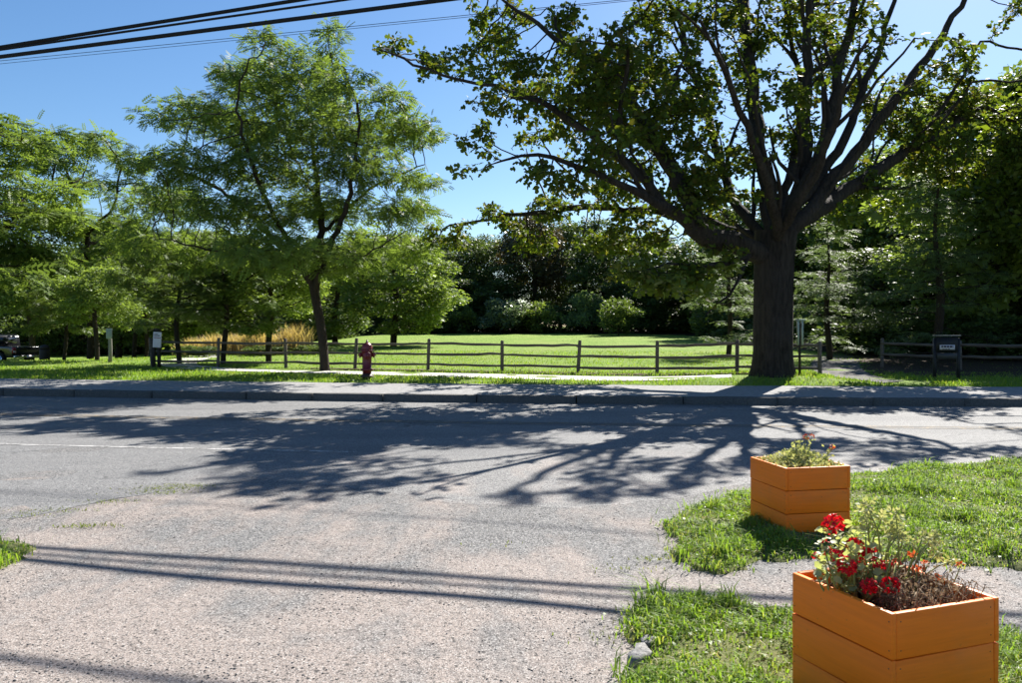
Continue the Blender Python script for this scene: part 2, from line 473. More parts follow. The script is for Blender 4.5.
def strip(name, s0, s1, x0, x1, z, m, step=1.0, th=0):
    xs_ = np.arange(x0, x1 + .01, step)
    a = [(x, float(kerb_y(x)) + s0) for x in xs_]; b_ = [(x, float(kerb_y(x)) + s1) for x in xs_[::-1]]
    return flat_poly(name, a + b_, z, m)
struct(strip('yellow_centre_line', -3.72, -3.62, -60, 60, .020, M['yellow_line']))
struct(strip('yellow_centre_line', -3.52, -3.42, -60, 60, .020, M['yellow_line']))
struct(strip('white_edge_line', -7.0, -6.91, -60, -2.0, .020, M['white_line']))

# sidewalk
sheet('sidewalk', np.arange(-60, 60.1, .5), np.array([.16, .8, 1.4, 2.0, SW + .03]),
      lambda X, Y, S: .175 + .06 * S / SW + .004 * np.sin(X * 3.1), M['sidewalk'])
# kerb: separate stones
kerb = struct(bpy.data.objects.new('kerb', None)); C.objects.link(kerb)
x = -24.0
while x < 22:
    L = rng.uniform(1.5, 2.3)
    c = x + L / 2; y0 = float(kerb_y(c)); sl = float(kerb_y(c + .1) - kerb_y(c - .1)) / .2
    a = math.atan(sl)
    mb = MB(); n = 8
    prof = [(-.012, -.1), (.0, .155), (.018, .176), (.155, .178), (.16, -.1)]
    V = []
    for i in range(n + 1):
        t = (i / n - .5) * (L - .012)
        for (py_, pz_) in prof:
            V.append((t, py_ + rng.normal(0, .003), pz_ + rng.normal(0, .002)))
    k = len(prof)
    F = [[i * k + j, (i + 1) * k + j, (i + 1) * k + j + 1, i * k + j + 1] for i in range(n) for j in range(k - 1)]
    mb.add(V, [np.array(F), np.array([list(range(k)), [n * k + j for j in range(k)][::-1]])])
    o = obj('kerb_stone', mb, M['kerb'], kerb, (c, y0, 0)); o.rotation_euler.z = a
    x += L

# concrete path along the fence and the bend through the opening
def ribbon(name, cl, wd, m, lift=.012, sub=8):
    cl = np.array(cl, float); t = np.linspace(0, len(cl) - 1, (len(cl) - 1) * sub + 1)
    x_ = np.interp(t, np.arange(len(cl)), cl[:, 0]); y_ = np.interp(t, np.arange(len(cl)), cl[:, 1])
    wv = np.interp(t, np.arange(len(cl)), wd if not np.isscalar(wd) else [wd] * len(cl))
    ker = np.ones(5) / 5
    xs_ = np.convolve(np.pad(x_, 2, 'edge'), ker, 'valid'); ys_ = np.convolve(np.pad(y_, 2, 'edge'), ker, 'valid')
    tx, ty = np.gradient(xs_), np.gradient(ys_); ln = np.hypot(tx, ty); nx_, ny_ = -ty / ln, tx / ln
    V = []; mm = 5
    for i in range(len(xs_)):
        for j in range(mm):
            q = (j / (mm - 1) - .5) * wv[i]; xx, yy = xs_[i] + nx_[i] * q, ys_[i] + ny_[i] * q
            V.append((xx, yy, float(gz(xx, yy)) + lift))
    F = [[i * mm + j, i * mm + j + 1, (i + 1) * mm + j + 1, (i + 1) * mm + j] for i in range(len(xs_) - 1) for j in range(mm - 1)]
    return struct(obj(name, MB().add(V, np.array(F)), m, smooth=True))
def gxy(px, d): return ((px - CX) / FPX * d, d)
ribbon('concrete_path', [gxy(735, 20.6), gxy(690, 20.9), gxy(600, 21.3), gxy(500, 22.2), gxy(400, 23.2), gxy(300, 24.2), gxy(215, 25.3), gxy(178, 27.2), gxy(180, 30), gxy(205, 34), gxy(214, 40)], [1.0, 1.3, 1.5, 1.5, 1.2, .95, .95, 1.1, 1.3, 1.6, 2.0], M['concrete'])
ribbon('gravel_path', [gxy(900, 19.9), gxy(862, 20.6), gxy(846, 22.3), gxy(836, 25), gxy(835, 29), gxy(850, 34)], [1.6, 1.5, 1.4, 1.5, 1.6, 1.6], M['path_gravel'])
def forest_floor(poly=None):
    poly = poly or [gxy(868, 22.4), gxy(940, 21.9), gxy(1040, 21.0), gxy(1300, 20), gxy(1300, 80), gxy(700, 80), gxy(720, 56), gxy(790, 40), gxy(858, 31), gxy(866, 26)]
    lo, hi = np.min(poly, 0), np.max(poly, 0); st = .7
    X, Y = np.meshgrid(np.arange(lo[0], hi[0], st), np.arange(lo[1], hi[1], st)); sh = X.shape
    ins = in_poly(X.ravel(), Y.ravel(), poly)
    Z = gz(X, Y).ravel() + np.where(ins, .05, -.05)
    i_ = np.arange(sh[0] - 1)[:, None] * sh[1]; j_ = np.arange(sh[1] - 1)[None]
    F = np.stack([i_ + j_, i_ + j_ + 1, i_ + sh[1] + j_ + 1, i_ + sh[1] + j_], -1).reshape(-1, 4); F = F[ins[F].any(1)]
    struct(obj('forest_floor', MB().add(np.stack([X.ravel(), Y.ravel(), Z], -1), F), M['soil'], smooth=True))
def mulch_strip(pts, wd): return ribbon('mulch_strip', pts, wd, M['mulch'], .02)
mulch_strip([gxy(300, 25.7), gxy(420, 24.7), gxy(560, 23.4), gxy(700, 22.2), gxy(790, 21.3)], [.3, .5, .6, .8, 1.2])

def unit(v): return v / (np.linalg.norm(v, axis=-1, keepdims=True) + 1e-9)
MAPLE = (np.array([[0, 0, 0], [-.28, .10, .03], [-.52, .36, -.05], [-.22, .50, .03], [-.30, .82, -.06], [0, .60, .02], [0, 1.0, -.12], [.30, .82, -.06], [.22, .50, .03], [.52, .36, -.05], [.28, .10, .03]]),
         [np.array([[0, 1, 3], [1, 2, 3], [0, 3, 5], [3, 4, 5], [5, 4, 6], [5, 6, 7], [5, 7, 8], [0, 5, 8], [8, 9, 10], [0, 8, 10]])])
OVAL = (np.array([[0, 0, 0], [-.30, .5, .07], [0, 1, -.06], [.30, .5, .07]]), [np.array([[0, 3, 1], [3, 2, 1]])])
def frond(k=5, wl=.34, ww=.16, droop=.12):
    V, F = [], []
    for i in range(k):
        t = (i + .6) / k
        for s in (-1, 1):
            b = len(V); L = wl * (1 - .5 * abs(t - .45))
            V += [(0, t - ww / 2, -droop * t * t), (s * L * .55, t - ww * .35, -droop * t * t + .02), (s * L, t + .12, -droop * t * t - .04), (s * L * .5, t + ww * .6 + .04, -droop * t * t + .01)]
            F.append([b, b + 1, b + 2, b + 3] if s > 0 else [b + 3, b + 2, b + 1, b])
    return np.array(V), [np.array(F)]
FROND = frond()
NEEDLE = frond(4, .30, .10, .15)
def leaves(tm, pos, dirv, nrm, scale):
    tv, tf = tm
    d = unit(dirv); n = unit(nrm - d * (nrm * d).sum(1, keepdims=True)); s = np.cross(d, n)
    V = pos[:, None] + scale[:, None, None] * (tv[None, :, 0:1] * s[:, None] + tv[None, :, 1:2] * d[:, None] + tv[None, :, 2:3] * n[:, None])
    m = len(tv); base = np.arange(len(pos))[:, None, None] * m
    return MB().add(V.reshape(-1, 3), [(base + f[None]).reshape(-1, f.shape[1]) for f in tf])

# ------------------------------------------------------------------ near grass patches
def in_poly(px, py, poly):
    r = np.zeros(len(px), bool); j = len(poly) - 1
    for i in range(len(poly)):
        xi, yi = poly[i]; xj, yj = poly[j]
        r ^= ((yi > py) != (yj > py)) & (px < (xj - xi) * (py - yi) / (yj - yi + 1e-12) + xi)
        j = i
    return r
def blade_mesh(pos, h, wd, lean):
    n = len(pos)
    a = rng.uniform(0, 2 * math.pi, n); dx, dy = np.cos(a), np.sin(a)
    b = a + math.pi / 2 + rng.normal(0, .6, n); sx, sy = np.cos(b), np.sin(b)
    V = np.empty((n, 5, 3))
    l1, l2 = lean * .25, lean
    for k, (t, off, ww) in enumerate(((0, 0, -1), (0, 0, 1), (.6, l1, -.75), (.6, l1, .75), (1, l2, 0))):
        V[:, k, 0] = pos[:, 0] + dx * h * off + sx * wd * .5 * ww
        V[:, k, 1] = pos[:, 1] + dy * h * off + sy * wd * .5 * ww
        V[:, k, 2] = pos[:, 2] + h * (t - .25 * off * (t == 1)) - .006 * (t == 0)
    base = np.arange(n)[:, None] * 5
    return MB().add(V.reshape(-1, 3), [base + np.array([[0, 1, 3, 2]]), base + np.array([[2, 3, 4]])])
def dist_edge(px, py, poly):
    d = np.full(len(px), 9.)
    P_ = np.array(poly)
    for i in range(len(P_)):
        a, b = P_[i - 1], P_[i]; e = b - a; L = e @ e + 1e-9
        t = np.clip(((px - a[0]) * e[0] + (py - a[1]) * e[1]) / L, 0, 1)
        d = np.minimum(d, np.hypot(px - a[0] - t * e[0], py - a[1] - t * e[1]))
    return d
def fbm(x, y, s=1.0, seed=0):
    v = 0; r_ = np.random.default_rng(seed)
    for k in range(5):
        a = r_.uniform(0, 6.28, 3); f = s * (1.7 ** k)
        v = v + np.sin(x * f * math.cos(a[0]) + y * f * math.sin(a[0]) + a[1]) * np.sin(-x * f * math.sin(a[0]) + y * f * math.cos(a[0]) + a[2]) / (1.35 ** k)
    return v
def grass_patch(name, label, poly, dens, hmean, mound=.04, avoid=()):
    poly = ragged(ragged(poly + [poly[0]], .26, .11), .06, .04)[:-1]
    P_ = np.array(poly); lo, hi = P_.min(0), P_.max(0)
    # bed
    st = .08
    bx, by = np.meshgrid(np.arange(lo[0], hi[0] + st, st), np.arange(lo[1], hi[1] + st, st))
    sh = bx.shape; bx, by = bx.ravel(), by.ravel()
    ins = in_poly(bx, by, poly); de = dist_edge(bx, by, poly)
    z = np.where(ins, np.minimum(de / .25, 1) * mound + .016 * fbm(bx, by, 5, 3) * np.minimum(de / .3, 1) + .018, -.05 - de * .3)
    nxx = sh[1]; i_ = np.arange(sh[0] - 1)[:, None] * nxx; j_ = np.arange(nxx - 1)[None]
    F = np.stack([i_ + j_, i_ + j_ + 1, i_ + nxx + j_ + 1, i_ + nxx + j_], -1).reshape(-1, 4)
    F = F[ins[F].any(1)]
    bed = struct(obj('grass_bed', MB().add(np.stack([bx, by, z], -1), F), M['bed'], smooth=True))
    # blades
    area = (hi - lo).prod(); n = int(area * dens)
    x_ = rng.uniform(lo[0], hi[0], n); y_ = rng.uniform(lo[1], hi[1], n)
    keep = in_poly(x_, y_, poly)
    for (ax, ay, ar) in avoid: keep &= np.hypot(x_ - ax, y_ - ay) > ar
    de0 = dist_edge(x_, y_, poly); fr = (~keep) & (de0 < .16) & (rng.random(n) < .22 * np.exp(-de0 / .07))
    ins = keep.copy(); keep |= fr
    x_, y_ = x_[keep], y_[keep]; de = np.where(ins[keep], de0[keep], 0)
    f = fbm(x_, y_, 3.2, 5)
    dd = np.clip(.62 + .45 * f, .22, 1) * np.clip(de / .15 + .35, 0, 1)
    k = rng.random(len(x_)) < dd
    x_, y_, de, f = x_[k], y_[k], de[k], f[k]
    z_ = np.minimum(de / .25, 1) * mound + .016 * fbm(x_, y_, 5, 3) * np.minimum(de / .3, 1) + .018
    tuft = np.clip(fbm(x_, y_, 9, 17) - .7, 0, 1.2)
    h = hmean * np.clip(rng.lognormal(0, .4, len(x_)), .3, 2.0) * np.clip(.8 + .35 * f, .4, 1.7) * (1 + 1.1 * tuft)
    wd = rng.uniform(.004, .008, len(x_)) * (1 + .06 * y_)
    o = obj(name, blade_mesh(np.stack([x_, y_, z_], -1), h, wd, rng.uniform(.3, 1.5, len(x_))), M['blade'])
    # broad weed leaves and dry thatch among the blades
    m_ = int(len(x_) * .10); k = rng.choice(len(x_), m_)
    c3 = np.stack([x_[k], y_[k], z_[k] + rng.uniform(.005, .03, m_)], -1) + rng.normal(0, .012, (m_, 3)) * [1, 1, 0]
    w_ = obj('weed_leaves', leaves(OVAL, c3, rng.normal(size=(m_, 3)) * [1, 1, .35], rng.normal(0, .4, (m_, 3)) + [0, 0, 1], rng.uniform(.015, .04, m_)), M['weed'], o); w_['kind'] = 'stuff'
    m_ = int(len(x_) * .12); k = rng.choice(len(x_), m_)
    w_ = obj('thatch', blade_mesh(np.stack([x_[k], y_[k], z_[k] + .004], -1), rng.uniform(.02, .05, m_), rng.uniform(.002, .005, m_), rng.uniform(1.0, 2.4, m_)), M['thatch'], o); w_['kind'] = 'stuff'
    return stuff(o, label, 'grass')
PA = [G0(*p) for p in ((663, 552), (672, 522), (718, 503), (765, 489), (850, 477), (940, 467), (1022, 462))] + [(9, 9.7), (9.5, 5.5)] + [G0(*p) for p in ((1100, 573), (1022, 571), (940, 566), (860, 566), (800, 562), (752, 566), (722, 578), (690, 570))]
PB = [G0(*p) for p in ((620, 632), (640, 608), (700, 602), (760, 610), (800, 612), (900, 622), (1010, 634))] + [(3.2, 3.4), (3.6, 2.2), (2.0, 2.0), (.75, 2.3), (.55, 3.0)] + [G0(*p) for p in ((618, 690), (640, 668), (652, 655))]
PC = [G0(*p) for p in ((-60, 540), (0, 541), (36, 546), (30, 558), (0, 572), (-60, 585))]
FARP = (2.36, 6.42); NEARP = (1.62, 3.355)
grass_patch('grass_patch', 'shaggy grass around the planter of pale dried plants beside the road', PA, 6500, .045, .05, [(*FARP, .30)])
grass_patch('grass_patch', 'tufted grass with a pale flat stone around the planter of red flowers', PB, 9500, .043, .04, [(*NEARP, .30)])
grass_patch('grass_patch', 'small dark grass tuft at the edge of the gravel drive', PC, 6500, .05, .05)
# weeds in the crack where the asphalt ends
wx, wy = [], []
for (px_, py_, n_, r_) in ((372 * .444, 490, 260, .12), (160, 494, 160, .12), (185, 487, 220, .10), (110, 503, 120, .1), (60, 512, 120, .12), (88, 527, 110, .08), (20, 517, 60, .1), (500, 545, 10, .1), (628, 640, 60, .1), (630, 570, 40, .08), (655, 560, 70, .07)):
    g = G0(px_, py_); wx.append(g[0] + rng.normal(0, r_ * 1.6, n_)); wy.append(g[1] + rng.normal(0, r_ * .5, n_))
wx, wy = np.concatenate(wx), np.concatenate(wy)
stuff(obj('weeds', blade_mesh(np.stack([wx, wy, np.full(len(wx), .012)], -1), rng.uniform(.01, .03, len(wx)), rng.uniform(.004, .008, len(wx)), rng.uniform(.8, 2.2, len(wx))), M['blade_dry']), 'low dry weeds in the crack where the asphalt meets the gravel', 'weeds')

# verge and lawn blades (coarser, farther)
def field_blades(name, label, n, x0, x1, sfun, h, wd, dens=None):
    x_ = rng.uniform(x0, x1, n); s_ = sfun(n); y_ = kerb_y(x_) + s_
    f = fbm(x_, y_, 2.0, 9); k = rng.random(n) < np.clip(.65 + .4 * f, .15, 1)
    x_, y_ = x_[k], y_[k]
    if dens is not None:
        k = dens(x_, y_); x_, y_ = x_[k], y_[k]
    z_ = gz(x_, y_)
    m_ = len(x_)
    o = obj(name, blade_mesh(np.stack([x_, y_, z_], -1), h * rng.lognormal(0, .3, m_), wd * rng.uniform(.7, 1.4, m_), rng.uniform(.1, .9, m_)), M['blade'])
    return stuff(o, label, 'grass')
PATHPTS = np.array([gxy(735, 20.6), gxy(690, 20.9), gxy(600, 21.3), gxy(500, 22.2), gxy(400, 23.2), gxy(300, 24.2), gxy(215, 25.3), gxy(178, 27.2)])
GPTS = np.array([gxy(900, 19.9), gxy(862, 20.6), gxy(846, 22.3), gxy(836, 25), gxy(835, 29)])
def off_paths(x_, y_):
    d = np.full(len(x_), 99.)
    for PT in (PATHPTS, GPTS):
        for a, b in zip(PT[:-1], PT[1:]):
            e = b - a; t = np.clip(((x_ - a[0]) * e[0] + (y_ - a[1]) * e[1]) / (e @ e), 0, 1)
            d = np.minimum(d, np.hypot(x_ - a[0] - t * e[0], y_ - a[1] - t * e[1]))
    return d > .72
field_blades('verge_grass', 'strip of green grass between the sidewalk and the concrete path', 60000, -18, 16, lambda n: SW + .02 + rng.power(1.0, n) * 4.2, .075, .016, off_paths)
field_blades('lawn_grass', 'mown lawn grass behind the rail fence', 45000, -26, 18, lambda n: rng.uniform(6.5, 20, n), .05, .022, off_paths)

forest_floor()  # dark mulch floor; its dark colour also stands in for the wood's shade
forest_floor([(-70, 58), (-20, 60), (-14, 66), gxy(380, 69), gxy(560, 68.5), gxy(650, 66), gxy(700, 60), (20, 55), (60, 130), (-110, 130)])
# ------------------------------------------------------------------ gravel pebbles
def pebbles(n, gen, smin, smax, name, label, cols):
    t = np.array([[1, 0, 0], [-1, 0, 0], [0, 1, 0], [0, -1, 0], [0, 0, 1], [0, 0, -1.]])
    f = np.array([[0, 2, 4], [2, 1, 4], [1, 3, 4], [3, 0, 4], [2, 0, 5], [1, 2, 5], [3, 1, 5], [0, 3, 5]])
    p = gen(n); n = len(p)
    s = smin * (smax / smin) ** (rng.random(n) ** 3.2)
    a = rng.uniform(0, 6.28, n); ca, sa = np.cos(a), np.sin(a)
    q = t[None] * rng.uniform(.55, 1.2, (n, 6, 1)) * np.stack([np.ones(n), rng.uniform(.5, 1, n), rng.uniform(.2, .5, n)], -1)[:, None]
    V = np.stack([q[..., 0] * ca[:, None] - q[..., 1] * sa[:, None], q[..., 0] * sa[:, None] + q[..., 1] * ca[:, None], q[..., 2]], -1) * s[:, None, None] + p[:, None]
    V[..., 2] += (s * .2)[:, None]
    b = NB(name + '_stone')
    c = b.ramp(b.n('NewGeometry').outputs['Random Per Island'], cols)
    m = b.done(b.bsdf(c, .9, .2))
    F = (np.arange(n)[:, None, None] * 6 + f[None]).reshape(-1, 3)
    return stuff(obj(name, MB().add(V.reshape(-1, 3), F), m), label, 'gravel')
def pgen(n):
    d = 3.0 + 5.6 * rng.random(n) ** 1.5
    x_ = rng.uniform(-.70, .75, n) * d
    f = fbm(x_, d, 2.2, 21)
    k = rng.random(n) < np.clip(.35 + .75 * f + .3 * fbm(x_, d, 6, 33), .03, 1)
    x_, d = x_[k], d[k]
    k = ~in_poly(x_, d, PA) & ~in_poly(x_, d, PB)
    x_, d = x_[k], d[k]
    lift = np.where(in_poly(x_, d, near + far), .016, drive_z(x_, d))
    return np.stack([x_, d, lift], -1)
pebbles(80000, pgen, .0018, .011, 'loose_gravel', 'loose gravel and grit strewn over the sandy drive',
        [(0., (.04, .04, .042)), (.3, (.13, .127, .124)), (.6, (.20, .19, .18)), (.85, (.34, .31, .28)), (1., (.48, .45, .42))])

# ------------------------------------------------------------------ trees
def colonize(nodes, par, A, step, kill, iters=160, jitter=.12, trop=(0, 0, .05)):
    nodes = [np.array(n, float) for n in nodes]; par = list(par)
    A = np.array(A); N = np.array(nodes)
    D = np.full(len(A), 1e9); I = np.zeros(len(A), int)
    def upd(new, base):
        d = np.linalg.norm(A[:, None] - new[None], axis=2)
        k = d.argmin(1); m = d[np.arange(len(A)), k]
        b = m < D; D[b] = m[b]; I[b] = k[b] + base
    for c in range(0, len(N), 200): upd(N[c:c + 200], c)
    alive = D > kill
    grown = {}
    for it in range(iters):
        idx = np.nonzero(alive)[0]
        if not len(idx): break
        src = I[idx]; Pn = np.array(nodes)
        v = A[idx] - Pn[src]; v /= np.linalg.norm(v, axis=1)[:, None] + 1e-9
        acc = np.zeros((len(nodes), 3)); np.add.at(acc, src, v)
        us = np.unique(src); new = []; base = len(nodes)
        for s in us:
            g = grown.get(s, 0)
            if g >= 3: continue
            dv = acc[s] / (np.linalg.norm(acc[s]) + 1e-9) + rng.normal(0, jitter, 3) + np.array(trop)
            dv /= np.linalg.norm(dv) + 1e-9
            grown[s] = g + 1
            new.append(Pn[s] + dv * step); par.append(int(s))
        if not new: break
        nodes += new; upd(np.array(new), base)
        alive &= D > kill
    return np.array(nodes), np.array(par)

def skeleton_mesh(N, par, r_root, tip=.008, expo=None, minr=None, sides=(9, 3), rough=0.0):
    n = len(N); ch = [[] for _ in range(n)]
    for i in range(1, n): ch[par[i]].append(i)
    tips = np.zeros(n)
    order = np.argsort([0] * n)  # parents always precede children
    for i in range(n - 1, -1, -1):
        tips[i] = max(tips[i], 1) if not ch[i] else tips[i]
        if i: tips[par[i]] += tips[i]
    e = math.log(max(tips[0], 2)) / math.log(r_root / tip)
    rad = tip * tips ** (1 / e)
    if minr is not None: rad = np.maximum(rad, minr)
    mb = MB()
    stack = [0]; done = set()
    starts = [(0, None)]
    while starts:
        s, p0 = starts.pop()
        path = ([p0] if p0 is not None else []) + [s]
        cur = s
        while ch[cur]:
            cs = sorted(ch[cur], key=lambda c: -rad[c])
            for c in cs[1:]: starts.append((c, cur))
            cur = cs[0]; path.append(cur)
        if len(path) < 2: continue
        pr = rad[path].copy()
        if p0 is not None: pr[0] = min(pr[0], pr[1] * 1.25)
        sd = int(np.clip(sides[0] * (pr.max() / r_root) ** .5 + 1, sides[1], sides[0]))
        mb.tube(N[path], pr, sd, cap=False)
    return mb, rad, tips, ch

def ell_points(ells, n, shell=.45):
    vol = np.array([e[3] * e[4] * e[5] for e in ells]) ** .72
    k = rng.choice(len(ells), n, p=vol / vol.sum())
    E = np.array(ells)[k]
    v = rng.normal(size=(n, 3)); v /= np.linalg.norm(v, axis=1)[:, None]
    r = (shell + (1 - shell) * rng.random(n)) ** .6
    return E[:, :3] + v * E[:, 3:6] * r[:, None]

def crown_mesh(N, par, tips, tm, per, size, spread, flat=.5, maxtip=3, prob=1.0, droop=.2, size_var=.25):
    tn = np.nonzero((tips <= maxtip) & (np.arange(len(N)) > 3))[0]
    if prob < 1: tn = tn[rng.random(len(tn)) < prob]
    cnt = rng.poisson(per, len(tn)); idx = np.repeat(tn, cnt); n = len(idx)
    tw = unit(N[idx] - N[par[idx]])
    off = unit(rng.normal(size=(n, 3))) * (rng.random((n, 1)) ** .6) * spread
    off[:, 2] *= .75
    t = rng.random((n, 1))
    pos = N[idx] - (N[idx] - N[par[idx]]) * t + off
    d = unit(tw * .6 + unit(off) * .9 + rng.normal(0, .45, (n, 3)))
    d[:, 2] = d[:, 2] * (1 - flat) - droop
    nr = rng.normal(0, 1 - flat, (n, 3)) + np.array([0, 0, 1.0]) * (.35 + flat)
    return leaves(tm, pos, d, nr, size * rng.lognormal(0, size_var, n))

def root_at(name, label, cat, base, group=None):
    return thing(name, label, cat, base, 0, group)

def shade_ok(q, pad=0):
    """does the shade of point q fall where the photograph's shade lies on the road?"""
    sx, sy = q[0] - .613 * q[2], q[1] - 1.02 * q[2]
    if sy < 3: return False
    u, v = CX + sx / sy * FPX, HY + EYE * FPX / sy
    return v + pad < np.interp(u, [-400, 200, 250, 350, 420, 640, 740, 800, 2000], [434, 440, 466, 486, 504, 504, 484, 464, 450])
# ---- the big maple
mbase = np.array([TREE[0], TREE[1], float(gz(*TREE))])
def lp(*pts):   # limb through pixels (px, py, depth offset from the trunk)
    for extra in np.arange(0, 7, .4):
        q = [np.array(P(a, b, TREE[1] + c + extra * i / (len(pts) - 1))) for i, (a, b, c) in enumerate(pts)]
        if all(shade_ok(v) for v in q): break
    return [v - mbase for v in q]
def resample(pts, step):
    pts = np.array(pts); L = np.concatenate([[0], np.cumsum(np.linalg.norm(np.diff(pts, axis=0), axis=1))])
    n = max(2, int(L[-1] / step) + 1); t = np.linspace(0, L[-1], n)
    q = np.stack([np.interp(t, L, pts[:, i]) for i in range(3)], -1)
    for _ in range(3):
        q[1:-1] = .25 * q[:-2] + .5 * q[1:-1] + .25 * q[2:]
    return q
trunk_pts = [np.array([0, 0, -.15])] + lp((773, 340, 0), (773, 300, 0), (774, 260, 0), (776, 232, 0))
limbs = [  # (points, r0, r1)
    (lp((774, 255, 0), (766, 205, .2), (759, 128, .6), (750, 48, 1.0), (744, 0, 1.2), (738, -90, 1.5), (730, -170, 1.8)), .20, .06),
    (lp((778, 245, 0), (795, 195, -.4), (810, 128, -.8), (808, 55, -1.0), (817, 0, -1.2), (825, -90, -1.5), (840, -160, -1.8)), .15, .04),
    (lp((780, 240, .1), (806, 180, .5), (825, 130, .9), (828, 73, 1.3), (839, 29, 1.6), (850, -20, 1.9), (872, -110, 2.4)), .15, .04),
    (lp((780, 240, 0), (815, 195, -.6), (850, 154, -1.4), (880, 113, -2.2), (909, 77, -2.8), (942, 40, -3.4), (966, 3, -4), (1000, -60, -4.8)), .17, .03),
    (lp((800, 205, .3), (840, 160, 1.2), (858, 124, 1.9), (862, 84, 2.5), (880, 44, 3.0), (890, 5, 3.4), (920, -60, 4)), .12, .03),
    (lp((774, 262, 0), (745, 244, -.5), (716, 235, -1.1), (678, 214, -1.8), (649, 198, -2.3), (586, 162, -3.0), (540, 152, -3.4), (490, 165, -3.8)), .15, .012),
    (lp((700, 228, -1.5), (668, 160, -1.8), (630, 105, -2.0), (590, 60, -2.2), (540, 25, -2.5), (480, -20, -3)), .09, .02),
    (lp((668, 208, -2.0), (600, 135, -1.4), (551, 112, -1.0), (500, 86, -.6), (440, 66, -.2), (380, 50, 0)), .055, .010),
    (lp((770, 245, .2), (730, 190, 1.0), (705, 120, 1.8), (682, 50, 2.6), (655, -20, 3.2), (620, -90, 3.8)), .12, .03),
    (lp((772, 255, .3), (735, 238, 1.4), (690, 222, 2.6), (640, 210, 3.6), (590, 205, 4.4), (520, 212, 5.2), (450, 225, 5.8)), .12, .015),
    (lp((776, 245, -.3), (765, 190, -1.8), (740, 130, -2.6), (718, 70, -3.4), (700, 20, -5.8 + 1.8)), .11, .03),
    (lp((778, 245, -.3), (800, 200, -1.8), (825, 160, -2.6), (845, 100, -3.6), (868, 40, -6.2 + 1.8)), .10, .03),
    (lp((778, 245, .3), (790, 190, 2.2), (800, 120, 3.8), (790, 40, 5.2), (770, -50, 6.2)), .12, .03),
    (lp((786, 235, .3), (830, 205, 1.8), (872, 180, 3.0), (920, 150, 4.2), (975, 110, 5.2)), .10, .02),
    (lp((760, 255, -.4), (725, 262, -1.4), (690, 262, -2.2), (655, 268, -2.8)), .07, .012),
]
